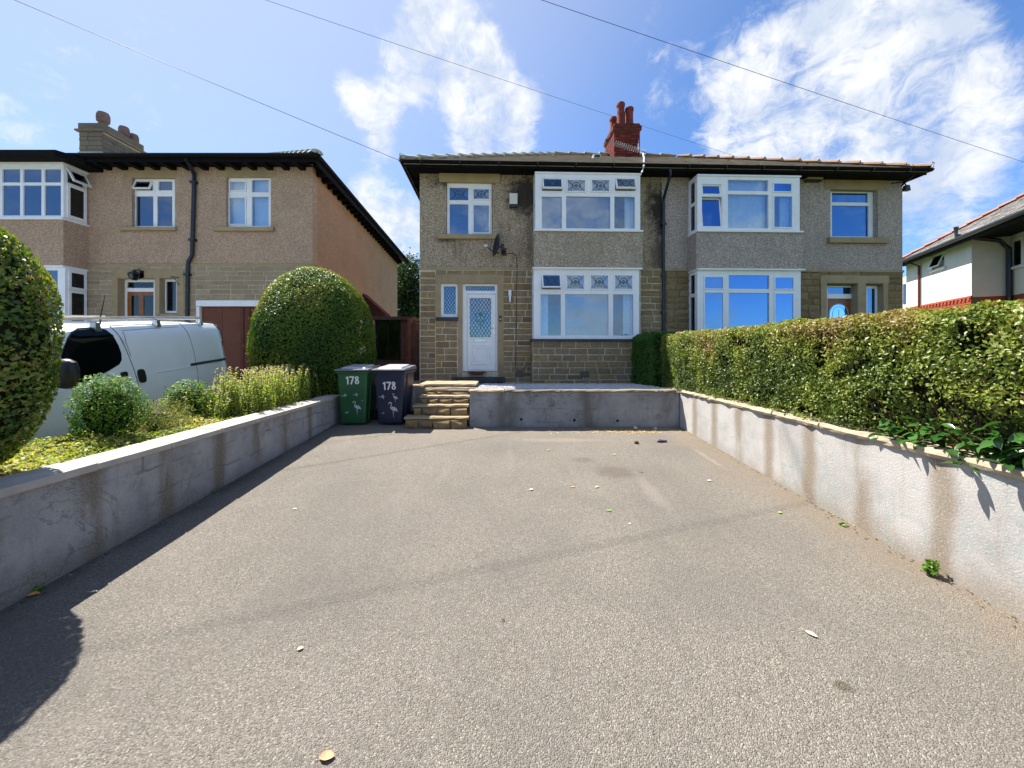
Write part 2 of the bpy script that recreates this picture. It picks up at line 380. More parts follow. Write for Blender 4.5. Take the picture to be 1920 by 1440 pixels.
M_['hip_grey'] = stone('grey_hip_tile', [(.34, .37, .33), (.42, .44, .40)], .9)
M_['hip_brown'] = stone('brown_hip_tile', [(.30, .20, .14), (.36, .25, .18)], .9)
M_['hip_red'] = stone('red_ridge_tile', [(.42, .15, .11), (.48, .2, .15)], .9)
M_['brick'] = stone('red_brick', [(.10, .022, .018), (.18, .036, .028), (.13, .026, .022), (.21, .05, .038), (.09, .03, .026)], .9)
M_['brick_bright'] = stone('orange_red_brick', [(.32, .065, .038), (.38, .08, .045), (.28, .055, .033)], .9)
M_['pot'] = plain('red_clay_pot', (.15, .034, .028), .85, .2, .55, 7)
M_['pot_sooty'] = plain('sooty_clay_pot', (.20, .13, .115), .85, .2, .3, 5)
M_['leadsheet'] = plain('lead_flashing', (.42, .44, .48), .6, .3, .2)
M_['white_render'] = plain('white_render', (.62, .59, .54), .9, .15, .08, 1.6, bmp=.35, bscale=30)
M_['timber_brown'] = plain('red_brown_timber', (.115, .032, .016), .6, .3, .28, 12, bmp=.2)
M_['door_brown'] = plain('varnished_brown_door', (.26, .085, .025), .35, .5, .25, 10)
M_['fence_brown'] = plain('stained_fence_timber', (.062, .032, .026), .75, .2, .35, 9, bmp=.3)
M_['garage_brown'] = plain('brown_garage_paint', (.15, .048, .022), .5, .3, .12, 4)
M_['wall_left'] = garden_wall_mat('grey_cement_wall', (.42, .41, .40), (.17, .16, .15), (.17, .135, .085), .8, .62, off=.35)
M_['wall_right'] = garden_wall_mat('pale_cement_wall', (.43, .415, .40), (.22, .30, .285), (.21, .165, .115), .3, .58, lb=.06, off=.33)
M_['wall_back'] = garden_wall_mat('stained_cement_wall', (.33, .33, .34), (.055, .055, .052), (.11, .10, .08), .35, 1.45, lb=.08, axis=0)
M_['cope_left'] = plain('concrete_coping', (.43, .40, .35), .9, .2, .16, 5, bmp=.4, bscale=60)
M_['cope_right'] = stone('rough_stone_coping', [(.38, .32, .23), (.45, .38, .27), (.41, .35, .25)], .9, bmp=1.0)
M_['step'] = stone('step_stone', [(.22, .155, .08), (.29, .205, .105), (.19, .14, .08)], .9, bmp=.8)
M_['tread'] = stone('step_tread', [(.31, .24, .15), (.37, .29, .19)], .85, bmp=.5)
M_['gravel'] = stone('pale_gravel', [(.50, .50, .51), (.66, .65, .65)], .9)
M_['soil'] = plain('garden_soil', (.075, .052, .034), .95, .1, .5, 14, bmp=.9, bscale=30)
M_['paving'] = plain('grey_paving', (.26, .25, .235), .9, .2, .2, 3, bmp=.4)
M_['ground'] = plain('ground_grass', (.07, .10, .035), .95, .1, .4, .8, bmp=.5)
M_['bark'] = plain('bark', (.06, .045, .032), .9, .1, .4, 12, bmp=.6, bscale=30)
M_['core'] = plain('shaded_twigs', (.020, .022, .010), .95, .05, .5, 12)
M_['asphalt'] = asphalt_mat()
M_['van_white'] = plain('white_van_paint', (.84, .88, .89), .25, .5, .03, 3)
M_['rubber'] = plain('tyre_rubber', (.02, .02, .02), .8, .2, .2)
M_['metal'] = plain('bare_metal', (.45, .46, .47), .35, .5, .1, 8, 1.0)
M_['bin_green'] = plain('green_bin_plastic', (.012, .085, .030), .42, .45, .22, 3, bmp=.1)
M_['bin_blue'] = plain('dark_blue_bin_plastic', (.010, .015, .042), .42, .45, .22, 3, bmp=.1)
M_['bin_lid_glare'] = plain('lid_sun_glare', (.42, .43, .45), .32, .6, .12, 6)  # paler grey paints the sun glare onto the lid panel
M_['bin_lid'] = plain('grey_bin_lid', (.13, .135, .15), .36, .6, .2, 6)
M_['sticker'] = plain('white_sticker', (.72, .72, .72), .5, .3, .03)
M_['sticker_pale'] = plain('faded_sticker', (.42, .46, .52), .5, .3, .2, 20)
M_['cream'] = plain('cream_plastic', (.70, .68, .60), .4, .4, .05)
M_['terracotta'] = plain('red_mat', (.13, .045, .032), .9, .1, .3, 20)
M_['steel'] = plain('brushed_steel', (.62, .63, .65), .25, .5, .05, 8, 1.0)
# ------------------------------------------------------------------ ground, drive, terraces
SL = 0.054                                                 # the drive climbs gently towards the house
def gz(Y): return SL * Y
tag(MB().add([(-900,-900,-.62),(900,-900,-.62),(900,900,-.62),(-900,900,-.62)], [(0,1,2,3)]).build('ground', M_['ground']), 'rough grass ground round the houses', kind='structure')
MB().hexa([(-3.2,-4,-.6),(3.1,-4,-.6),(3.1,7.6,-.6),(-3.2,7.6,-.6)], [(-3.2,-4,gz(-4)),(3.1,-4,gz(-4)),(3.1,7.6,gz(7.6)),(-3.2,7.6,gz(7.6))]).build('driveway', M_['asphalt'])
tag(bpy.data.objects['driveway'], 'worn grey tarmac driveway between the two low walls', kind='structure')
def slab(name, pts, z0, mat, lab):
    p = [Vector(q) for q in pts]
    o = MB().hexa([(q.x, q.y, z0) for q in p], p).build(name, mat); tag(o, lab, kind='structure'); return o
slab('neighbour_driveway', [(-16,-4,-.62),(-4.42,-4,-.62),(-4.42,14,.78),(-16,14,.78)], -1.2, M_['paving'], 'neighbouring driveway under the white van')
slab('flower_bed', [(-4.40,-4,.66),(-3.30,-4,.74),(-3.30,9.3,.84),(-5.4,9.3,.80)], -.6, M_['soil'], 'raised bed of bare soil behind the left wall')
slab('terrace', [(-2.9,7.55,.95),(2.96,6.88,.985),(3.0,9.9,.86),(-2.9,9.38,.86)], -.6, M_['paving'], 'narrow raised terrace in front of the house')
slab('pavement', [(-60,-6.2,-.30),(60,-6.2,-.30),(60,-4.0,-.22),(-60,-4.0,-.22)], -.7, M_['paving'], 'pavement at the foot of the driveway, behind the viewer')
slab('road', [(-60,-14,-.42),(60,-14,-.42),(60,-6.2,-.42),(-60,-6.2,-.42)], -.7, M_['paving'], 'street behind the viewer')
slab('side_path', [(-5.4,9.3,.86),(-2.2,9.3,.86),(-2.2,22,1.0),(-5.4,22,1.0)], -.6, M_['paving'], 'side path between the two houses')
slab('neighbour_garden', [(3.3,-4,.92),(30,-4,.92),(30,40,.92),(3.3,40,.86)], -.6, M_['ground'], 'neighbouring front garden behind the long hedge')

def unit_stone(cx, cz, rough, seed):
    r = random.Random(seed); j = lambda a: r.uniform(-a, a)
    o = [(-.5,-.5),(.5,-.5),(.5,.5),(-.5,.5)]
    outer = [(x + j(.008), 0.5, z + j(.02)) for x, z in o]
    mid = [(x, -.15, z) for x, _, z in outer]
    inn = [(x*(1-2*cx) + j(rough*.4), -.5 + j(rough), z*(1-2*cz) + j(rough*.8)) for x, z in o]
    vs_ = outer + mid + inn; fs_ = [(8,9,10,11)]
    for i in range(4):
        k = (i+1) % 4; fs_ += [(i, k, 4+k, 4+i), (4+i, 4+k, 8+k, 8+i)]
    if rough > .1:
        c = (j(.15), -.5 - r.uniform(.1, .5), j(.15)); vs_.append(c)
        fs_ = fs_[1:] + [(8,9,12),(9,10,12),(10,11,12),(11,8,12)]
    me = bpy.data.meshes.new('stone'); me.from_pydata(vs_, [], fs_); me.update()
    return me
SM = {k: [unit_stone(.018, .05, .06, i) for i in range(5)] for k in ('a',)}
SM['rock'] = [unit_stone(.05, .10, .3, 50+i) for i in range(6)]
SM['brick'] = [unit_stone(.02, .06, .04, 90+i) for i in range(3)]
_meshmat = {}
def lay(parent, rect, y, courses, lens, mat, kind='a', joint=.012, depth=.03, name='stone', seed=1, axis='x', x_at=0.0):
    """courses of separate stones over rect (u0,z0,u1,z1) standing proud of plane y"""
    r = random.Random(seed); u0, z0, u1, z1 = rect; z = z1; k = 0; out = []
    hs = []
    rem = z1 - z0
    while rem > .02:
        h = courses[k % len(courses)] if isinstance(courses, (list, tuple)) else courses(z1 - rem)
        if rem - h < h*.55: h = rem
        hs.append(h); rem -= h; k += 1
    for h in hs:
        zc = z - h/2; z -= h
        u = u0; first = True
        while u < u1 - 1e-4:
            L = r.uniform(*lens)*(r.uniform(.5, .9) if first else 1); first = False
            if u1 - (u + L) < lens[0]*.6: L = u1 - u
            if L - joint > .02:
                key = (kind, r.randrange(len(SM[kind])), mat.name)
                if key not in _meshmat:
                    me = SM[kind][key[1]].copy(); me.materials.append(mat); _meshmat[key] = me
                o = bpy.data.objects.new(name, _meshmat[key]); col.objects.link(o); o.parent = parent
                pr = r.uniform(-.003, .004)
                if axis == 'x':
                    o.location = (u + L/2, y - depth/2 + .012 + pr, zc); o.scale = (L - joint, depth, h - joint)
                else:                                       # stones on a side face, running back along local y
                    o.location = (x_at - depth/2 + .012 + pr, u + L/2, zc); o.rotation_euler = (0, 0, R(-90)); o.scale = (L - joint, depth, h - joint)
                out.append(o)
            u += L
    return out

def px_rect(M, v, x0, y0, x1, y1):
    a = pl(M, x0, y1, v); b = pl(M, x1, y0, v); return (a.x, a.z, b.x, b.z)

def wavy(mb, u0, z0, u1, z1, y, amp=.02, wl=.09):
    n = max(4, int((u1-u0)/wl*6)); vs_ = []
    for i in range(n+1):
        u = u0 + (u1-u0)*i/n; yy = y + amp*math.sin(u/wl*2*math.pi + math.sin(u*9)) ; vs_ += [(u, yy, z0), (u, yy, z1)]
    mb.add(vs_, [(2*i, 2*i+2, 2*i+3, 2*i+1) for i in range(n)])
    return mb

def sash_ring(a, b, c, d, w, y0, y1):                       # x a..b, z c..d
    return MB().holes((a, c, b, d), [(a+w, c+w, b-w, d-w)], y0, y1)

def leading(kind, u0, z0, u1, z1, y):
    """lead cames and coloured jewels of one leaded light, as thin bars on the glass"""
    mb = MB(); w = .0062; cu, cz = (u0+u1)/2, (z0+z1)/2; W, H = (u1-u0), (z1-z0)
    def bar(p, q, t=w):
        d = Vector((q[0]-p[0], 0, q[1]-p[1])); L = d.length
        if L < 1e-4: return
        d /= L; n = Vector((-d.z, 0, d.x))*t
        P, Q = Vector((p[0], y, p[1])), Vector((q[0], y, q[1]))
        mb.prism([P-n, Q-n, Q+n, P+n], (0, -.005, 0))
    def clipbar(p, q):
        x0, y0, x1, y1 = p[0], p[1], q[0], q[1]; dx, dy = x1-x0, y1-y0; t0, t1 = 0, 1
        for (pp, qq) in ((-dx, x0-u0), (dx, u1-x0), (-dy, y0-z0), (dy, z1-y0)):
            if pp == 0:
                if qq < 0: return
            else:
                r = qq/pp
                if pp < 0: t0 = max(t0, r)
                else: t1 = min(t1, r)
        if t0 < t1: bar((x0+dx*t0, y0+dy*t0), (x0+dx*t1, y0+dy*t1))
    jw = MB()
    if kind == 'top':                                       # a diamond in a ring with crossing bars
        a = min(W, H)
        for sx in (-1, 1):
            bar((cu+sx*W/2, cz-H/2), (cu+sx*W*.16, cz)); bar((cu+sx*W/2, cz+H/2), (cu+sx*W*.16, cz))
            bar((cu+sx*W*.27, z0), (cu+sx*W*.27, z0+H*.2)); bar((cu+sx*W*.27, z1), (cu+sx*W*.27, z1-H*.2))
        ring = [(-.24, 0), (-.12, .30), (.12, .30), (.24, 0), (.12, -.30), (-.12, -.30)]
        for i in range(6):
            p, q = ring[i], ring[(i+1) % 6]; bar((cu+p[0]*W, cz+p[1]*H), (cu+q[0]*W, cz+q[1]*H))
        s = a*.21
        jw.prism([(cu-s, y+.001, cz), (cu, y+.001, cz-s), (cu+s, y+.001, cz), (cu, y+.001, cz+s)], (0, -.004, 0))
    else:
        st = kind[1]; k = 1.5
        n = int((W+H)/st)+3
        for i in range(-n, n+1):
            clipbar((cu+i*st-H/k, z0-0), (cu+i*st+H/k-H/k+0+H/k, z1)) if False else None
            clipbar((cu+i*st-(H/2)/k, z0), (cu+i*st+(H/2)/k, z1)); clipbar((cu+i*st+(H/2)/k, z0), (cu+i*st-(H/2)/k, z1))
    return mb, jw

def window(parent, M, v, outer, cells, dep=.07, glass='glass', name='window', mat='upvc', lead=None, group_lbl=None):
    """uPVC frame built round its lights; cells: (x0,y0,x1,y1, flags) in photo pixels at plane v.
    flags: s sash, o top-hung sash open, t tilted-in sash, L leaded; c/d curtain left/right, b blind, f full curtain"""
    O = px_rect(M, v, *outer); cs = [px_rect(M, v, *c[:4]) for c in cells]
    # opening for every light; sashes get an extra ring and so a wider hole
    hs = []
    for c, q in zip(cells, cs):
        e = .030 if any(k in c[4] for k in 'sot') else 0
        hs.append((q[0]-e, q[1]-e, q[2]+e, q[3]+e))
    fr = MB().holes(O, hs, v, v+dep).build(name, M_[mat], parent, bevel=.004, fix=True)
    for c, q in zip(cells, cs):
        fl = c[4]; u0, z0, u1, z1 = q
        yp = v + dep*.45
        host = fr; Mloc = None
        if any(k in fl for k in 'sot'):
            ang = 0
            H = z1 - z0 + .06
            sm = sash_ring(u0-.028, u1+.028, z0-.028, z1+.028, .029, -.018, .035)
            if 'o' in fl: piv = (0, v, z1+.028); rot = Matrix.Rotation(R(-20), 4, 'X')
            elif 't' in fl: piv = (0, v+.02, z0-.028); rot = Matrix.Rotation(R(-7), 4, 'X')
            else: piv = (0, v, z0); rot = Matrix.Identity(4)
            Mloc = Matrix.Translation(piv) @ rot @ Matrix.Translation((0, 0, -piv[2]))
            sm.xf(Mloc); sm.build('sash', M_[mat], fr, bevel=.003, fix=True)
            yp = None
        pm = MB().box(u0-.003, -.004 if yp is None else yp, z0-.003, u1+.003, .004 if yp is None else yp+.008, z1+.003)
        if yp is None: pm.xf(Mloc)
        pm.build('pane', M_['glass_net' if any(k in fl for k in 'bfcd') else glass], fr)
        if 'L' in fl:
            lk = lead or 'top'
            lm, jw = leading(lk, u0, z0, u1, z1, -.005 if yp is None else yp-.001)
            if yp is None: lm.xf(Mloc); jw.xf(Mloc)
            lm.build('leading', M_['lead'], fr)
            if jw.v: jw.build('jewel', M_['jewel'], fr)
        W = u1 - u0; yc = v + dep + .09
        if 'c' in fl: wavy(MB(), u0-.05, z0-.05, u0+W*.42, z1+.05, yc).build('curtain', M_['curtain'], fr, smooth='all')
        if 'd' in fl: wavy(MB(), u1-W*.40, z0-.05, u1+.05, z1+.05, yc).build('curtain', M_['curtain'], fr, smooth='all')
        if 'l' in fl: wavy(MB(), u1-W*.30, z0-.05, u1+.05, z1+.05, yc).build('curtain', M_['curtain_lilac'], fr, smooth='all')
        if 'f' in fl: wavy(MB(), u0-.03, z0-.05, u1+.03, z1+.05, yc, .012, .12).build('curtain', M_['curtain'], fr, smooth='all')
        if 'b' in fl: MB().box(u0-.03, yc, z0-.05, u1+.03, yc+.01, z1+.05).build('blind', M_['blind'], fr)
    return fr, O

def floors(parent, x0, x1, y0, y1, zs):                    # inside of the house, seen dimly through the glass
    m = MB()
    for z in zs: m.box(x0, y0, z-.1, x1, y1, z)
    m.build('inside_floor', M_['room'], parent)
    MB().box(x0, y0+2.4, zs[0], x1, y0+2.5, zs[-1]).build('inside_wall', M_['room'], parent)

def slates(parent, poly_fn, d0, d1, name, mat, step=.19, w=.28, seed=3, shift=0):
    """slates over a roof slope: poly_fn(t)->(u_left,u_right) at slope distance t; returns mesh in (u,t) mapped by fn3"""
    pass

def roof_slope(parent, base, ru, rt, tmax, ext, mat, seed, step=.2, w=.3):
    """overlapping slates: base point, unit vector along eaves ru, unit vector up the slope rt, ext(t)->(a,b) along ru"""
    r = random.Random(seed); mb = MB(); n = ru.cross(rt).normalized()
    if n.z < 0: n = -n
    t = 0; k = 0
    while t < tmax - .02:
        a, b = ext(t); a2, b2 = ext(min(t+step*1.3, tmax)); u = a - (w/2 if k % 2 else 0)
        while u < b:
            L = w*r.uniform(.92, 1.08); p0, p1 = max(u, a), min(u+L-.006, b); q0, q1 = max(u, a2), min(u+L-.006, b2)
            if p1 - p0 > .02 and q1 > q0:
                h = .030 + r.uniform(0, .012); t2 = min(t+step*1.3, tmax)
                B = [base + ru*p0 + rt*t, base + ru*p1 + rt*t, base + ru*q1 + rt*t2, base + ru*q0 + rt*t2]
                T = [B[0]+n*h, B[1]+n*(h+r.uniform(-.004,.004)), B[2]+n*.014, B[3]+n*.014]
                mb.add(B[:2] + T, [(0,1,3,2),(2,3,4,5)])
            u += L
        t += step; k += 1
    o = mb.build('slates', mat, parent); o['kind'] = 'stuff'; return o

def hip_run(parent, p, q, mat, name='hip_tile', L=.45, r0=.150, r1=.105, lift=.03):
    p, q = Vector(p), Vector(q); d = q - p; n = max(1, int(d.length/L)); d /= n
    ln = d.length; X = d.normalized(); Yv = Vector((0,0,1)).cross(X).normalized(); Z = X.cross(Yv)
    vs_, fs_ = [], []; k = 7
    for (xx, rr, lf) in ((-.05, r0, .02), (-.045, r0+.012, .02), (.03, r0+.004, .012), (1.03*ln, r1, 0)):
        for j in range(k):
            a = math.pi*j/(k-1); vs_.append((xx, rr*math.cos(a), rr*.62*math.sin(a)+lf))
    for i in range(3):
        for j in range(k-1): fs_.append((i*k+j, i*k+j+1, (i+1)*k+j+1, (i+1)*k+j))
    fs_.append(tuple(range(k)))
    me = bpy.data.meshes.new(name); me.from_pydata(vs_, [], fs_); me.update(); me.materials.append(mat)
    rot = Matrix((X, Yv, Z)).transposed().to_4x4()
    for i in range(n):
        o = bpy.data.objects.new(name, me); col.objects.link(o); o.parent = parent
        o.matrix_local = Matrix.Translation(p + d*i + Z*lift) @ rot

def brick_faces(parent, x0, y0, x1, y1, z0, z1, mat, h=.078, lens=(.19, .235), seed=5, sides=('f', 'l', 'r')):
    if 'f' in sides: lay(parent, (x0, z0, x1, z1), y0, [h], lens, mat, 'brick', .011, .03, 'brick', seed)
    if 'l' in sides: lay(parent, (y0, z0, y1, z1), 0, [h], lens, mat, 'brick', .011, .03, 'brick', seed+1, axis='y', x_at=x0)

# ------------------------------------------------------------------ the pair of semi-detached houses
YH = 9.4
A = Vector(((787-CX)/FPX*YH, YH, 0)); YB = YH*1.043; B = Vector(((1692-CX)/FPX*YB, YB, 0))
ANG = math.atan2(B.y-A.y, B.x-A.x); WID = (B-A).length
MH = Matrix.Translation(A) @ Matrix.Rotation(ANG, 4, 'Z')
UP = pl(MH, 1241, 500, 0).x                                # party line
MN = MH @ Matrix.Translation((UP, 0, 0))
WN = WID - UP
P = lambda x, y, v=0.0: pl(MH, x, y, v)
ZS = P(787, 503).z; ZSOF = 6.0; ZB = .3; DEP = 7.4
house = thing('semi_detached_house', 'brown pebbledashed semi-detached house with white front door and leaded windows', 'house', MH)
neigh = thing('semi_detached_house', 'grey pebbledashed semi-detached house half hidden behind the long hedge', 'house', MN)

def rects(M, v, *pxs): return [px_rect(M, v, *q) for q in pxs]
VB = -.42
# --- walls with real openings
up_holes = rects(MH, 0, (837,343,923,441)); BU = px_rect(MH, 0, 1006, 330, 1197, 433)
gf_holes = rects(MH, 0, (826,531,859,595), (867,531,933,697)); BL = px_rect(MH, 0, 1006, 509, 1194, 634)
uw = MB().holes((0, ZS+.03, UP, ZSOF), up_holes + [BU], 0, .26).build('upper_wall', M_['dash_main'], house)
lw = MB().holes((0, ZB, UP, ZS-.03), gf_holes + [BL], -.016, .26).build('ground_floor_wall', M_['mortar'], house)
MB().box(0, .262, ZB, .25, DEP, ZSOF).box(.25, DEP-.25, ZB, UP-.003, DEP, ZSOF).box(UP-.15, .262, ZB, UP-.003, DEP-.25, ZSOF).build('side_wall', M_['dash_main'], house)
floors(house, .26, UP-.16, .27, DEP-.26, (.98, ZS+.1, ZSOF-.02))
MB().box(-.02, -.035, ZS-.03, BU[0]+.02, .02, ZS+.032).box(BU[2]-.02, -.035, ZS-.03, UP, .02, ZS+.032).build('string_course', M_['dressed'], house, bevel=.012)
# render margin line down the left corner
MB().box(P(797,400).x, -.006, ZS+.12, P(801,400).x, .002, ZSOF-.2).build('render_margin', M_['dash_bay'], house)
# --- stones
crs = lambda z: .165 if z < 1.75 else (.15 if z < 2.5 else .128)
def stones(frame, root, lst, mat, kind, lens, joint, v0=.0, courses=None, seed=1, wall=None):
    for i, q in enumerate(lst):
        r = px_rect(frame, v0, *q[:4]); lay(wall, r, v0, courses or crs, lens, mat, kind, joint, .036, seed=seed*31+i)
stones(MH, house, [(788,509,817,724), (817,602,858,724), (817,507,945,515), (944,507,1003,724)], M_['stone_main'], 'a', (.26,.46), .014, wall=lw, seed=2)
stones(MH, house, [(1201,507,1240,724), (858,708,944,724)], M_['stone_main'], 'a', (.26,.46), .012, wall=lw, seed=3)
# --- dressed stone round door and small window
def dress(frame, root, items, mat='dressed', v=0.0, name='lintel', proud=.03, dep=.2):
    for (nm, q) in items:
        r = px_rect(frame, v, *q); MB().box(r[0]-.005, v-proud, r[1]-.005, r[2]+.005, v+dep, r[3]+.005).build(nm, M_[mat], root, bevel=.008)
dress(MH, house, [('lintel', (817,515.4,945,530.6)), ('jamb_stone', (817,531,825.6,601)), ('jamb_stone', (934,531,944,708)), ('jamb_stone', (859.4,531,866.6,708))])
dress(MH, house, [('window_sill', (818,595.3,859,601.5))], 'sill_dark', proud=.045)
dress(MH, house, [('door_step', (848,707.6,946,717))], 'sill_dark', v=-.16, proud=.06, dep=.15)
dress(MH, house, [('lintel', (824,327.5,937,341.5))], 'dressed_yellow', proud=.05)
dress(MH, house, [('window_sill', (821,441.4,935,448))], 'dressed', proud=.08)
# --- front windows
window(house, MH, .05, (838,343.5,922,440.7), [(843,352,878,375,'L'), (888,355.5,917,373,'sL'), (843,383,878,439,''), (888,385.5,917,436,'s')], glass='glass')
window(house, MH, .05, (826.5,531.5,858.5,594.7), [(832,537,854.5,589,'L')], lead=('d', .075))
# --- bays
def bay(M, root, xs, ytop, ysill, panel, low, dash, cells_u, cells_l, side_cells, below=None, sillmat='upvc', W=None):
    o, fr = window(root, M, VB, (xs[0], ytop, xs[1], ysill), cells_u)[::-1]
    return o, fr
fu, Ou = window(house, MH, VB, (1003.5,328.5,1200.5,430.5), [(1019,337,1052,355,'oL'), (1064,338.5,1096.5,358.5,'sL'), (1110,338.5,1142,358.5,'sL'), (1156,337,1189,355,'oL'),
      (1016,369,1053.5,428,''), (1061.5,369,1144.5,428,''), (1152,369,1190.5,428,'d')])
fl_, Ol = window(house, MH, VB, (1000.5,507,1198.5,635.5), [(1018,517,1049,540,'oL'), (1063,517,1094.5,541.5,'sL'), (1108,517,1139.5,541.5,'sL'), (1153,517,1185,541.5,'sL'),
      (1013.5,552,1051.5,629,'c'), (1059.5,552,1141,629,''), (1149.5,552,1187.5,629,'d')])
def bay_sides(root, O, yb, zc0, zc1, left_open=None):
    """white return frames of a bay with a glazed light on each side"""
    for (x0, x1, xp) in ((O[0], O[0]+.07, O[0]+.03), (O[2]-.07, O[2], O[2]-.036)):
        m = MB()
        m.box(x0, VB+.0705, O[1], x1, VB+.12, O[3]).box(x0, -.07, O[1], x1, -.001, O[3])
        for (a, b) in ((O[1], O[1]+.06), (O[3]-.07, O[3]), (zc0, zc1)): m.box(x0, VB+.1205, a, x1, -.0705, b)
        f = m.build('bay_side_frame', M_['upvc'], root)
        MB().box(xp, VB+.1, O[1]+.03, xp+.006, -.05, O[3]-.03).build('pane', M_['glass_dark'], f)
bay_sides(house, Ou, 0, P(0,366,VB).z, P(0,359,VB).z); bay_sides(house, Ol, 0, P(0,550,VB).z, P(0,543,VB).z)
# sill, render panel, ledge, stone base of the bay
def bay_body(root, M, Ou, Ol, panel_px, dash, ledge_px, lowsill, stone_args, zsof, basez, neighbour=False):
    pu = px_rect(M, VB, *panel_px)
    MB().box(Ou[0]-.03, VB-.07, Ou[1]-.045, Ou[2]+.05, .0, Ou[1]-.001).build('window_sill', M_['upvc'], root, bevel=.008)
    MB().box(pu[0], VB-.02, Ol[3]+.05, pu[2], -.002, Ou[1]-.046).build('bay_panel', dash, root, bevel=.01)
    MB().box(Ol[0]-.03, VB-.075, Ol[3]+.012, Ol[2]+.06, -.002, Ol[3]+.048).build('bay_ledge', M_['upvc'], root, bevel=.006)
    MB().box(Ol[0], VB-.01, Ol[3]-.01, Ol[2], -.002, Ol[3]+.011).build('bay_head', M_['upvc'], root)
    MB().box(Ou[0]-.01, VB-.03, Ou[3]+.001, Ou[2]+.02, -.002, Ou[3]+.035).build('bay_head', M_['upvc'], root)
    MB().box(Ou[0]+.02, VB+.02, Ou[3]+.036, Ou[2]-.02, -.002, zsof-.002).build('bay_head_board', M_['blackpaint'], root)
    MB().box(Ol[0]-.05, VB-.07, Ol[1]-.062, Ol[2]+.02, -.002, Ol[1]-.001).build('window_sill', M_[lowsill], root, bevel=.008)
    b = MB().box(Ol[0]-.02, VB-.016, basez, Ol[2], -.002, Ol[1]-.063).build('bay_base', M_['mortar'], root)
    MB().box(Ou[0]+.08, -.02, Ou[1]-.04, Ou[2]-.08, .3, Ou[1]-.02).box(Ou[0]+.08, VB+.08, Ou[1]-.04, Ou[2]-.08, -.021, Ou[1]-.02).build('inside_sill', M_['room'], root)
    lay(b, (Ol[0]-.02, basez, Ol[2], Ol[1]-.064), VB, stone_args[0], stone_args[1], stone_args[2], stone_args[3], stone_args[4], .036, seed=77)
    lay(b, (VB+.03, basez, -.03, Ol[1]-.064), 0, stone_args[0], stone_args[1], stone_args[2], stone_args[3], stone_args[4], .03, seed=78, axis='y', x_at=Ol[0]-.02)
bay_body(house, MH, Ou, Ol, (1001,435,1205,501), M_['dash_bay'], None, 'sill_dark', (lambda z: .155 if z < 1.45 else .128, (.22,.44), M_['stone_main'], 'a', .012), ZSOF, .8)
# --- front door
def door(root, M):
    R_ = lambda *q: px_rect(M, .06, *q)
    O = R_(867.3,532,932.7,696); tl = R_(873,536.5,928,545); leaf = R_(876,551.5,931-1.5,693.5)
    f = MB().holes(O, [tl, (leaf[0]-.006, leaf[1]-.006, leaf[2]+.006, leaf[3]+.006)], .06, .13).build('door_frame', M_['upvc'], root, bevel=.004, fix=True)
    MB().box(tl[0], .10, tl[1], tl[2], .108, tl[3]).build('pane', M_['glass'], f)
    leading(('d', .07), *tl, .099)[0].build('leading', M_['lead'], f)
    gl = R_(880.5,559,921,632.5)
    d = MB().holes(leaf, [gl], .075, .12).build('front_door', M_['upvc'], root, bevel=.004, fix=True)
    MB().box(gl[0], .10, gl[1], gl[2], .108, gl[3]).build('pane', M_['glass'], d)
    MB().holes((gl[0]-.03, gl[1]-.03, gl[2]+.03, gl[3]+.03), [gl], .066, .0745).build('glazing_bead', M_['upvc'], d, bevel=.006, fix=True)
    leading(('d', .085), *gl, .099)[0].build('leading', M_['lead'], d)
    fl = MB(); cx, cz = (gl[0]+gl[2])/2, gl[1]+(gl[3]-gl[1])*.55
    def disc(x, z, a, b, rot=0, n=10):
        fl.prism([(x + a*math.cos(t)*math.cos(rot) - b*math.sin(t)*math.sin(rot), .097, z + a*math.cos(t)*math.sin(rot) + b*math.sin(t)*math.cos(rot)) for t in [2*math.pi*i/n for i in range(n)]], (0, -.004, 0))
    disc(cx, cz+.05, .05, .052)
    for (dx, dz, rr) in ((-.10,-.02,.6),(.10,-.02,-.6),(-.12,-.09,.2),(.12,-.09,-.2),(-.07,-.13,.9),(.07,-.13,-.9),(-.12,.04,-.4),(.12,.04,.4),(0,-.17,1.57)): disc(cx+dx, cz+dz, .030, .017, rr)
    for (x0, z0, x1, z1) in ((0,0,0,-.28),(0,-.2,-.1,-.03),(0,-.2,.1,-.03),(0,-.24,-.11,-.1),(0,-.24,.11,-.1)):
        p, q = Vector((cx+x0, .096, cz+z0)), Vector((cx+x1, .096, cz+z1)); n = Vector((-(q-p).z, 0, (q-p).x)).normalized()*.005
        fl.prism([p-n, q-n, q+n, p+n], (0, -.004, 0))
    fl.build('flower_motif', M_['jewel'], d)
    lp = R_(889,635.5,911,641); MB().box(lp[0], .062, lp[1], lp[2], .076, lp[3]).build('letter_plate', M_['steel'], d, bevel=.006)
    for k, (q, y) in enumerate(((R_(884,647,919,683), .068), (R_(888.5,651.5,914.5,678.5), .071))):
        MB().holes(q, [(q[0]+.022, q[1]+.022, q[2]-.022, q[3]-.022)], y-.012+.004*k, .0745).build('panel_moulding', M_['upvc'], d, bevel=.007, fix=True)
    c = R_(926,617,926,617); x, z = c[0], c[1]
    MB().box(x-.018, .058, z-.12, x+.018, .0745, z+.12).tube([(x, .06, z+.02), (x, .028, z+.02), (x-.10, .028, z+.02)], .010).build('handle', M_['steel'], d, bevel=.004)
    th = R_(866,696.5,934,706); MB().box(th[0], .0, th[1], th[2], .2, th[3]).build('threshold', M_['dressed'], root)
door(house, MH)
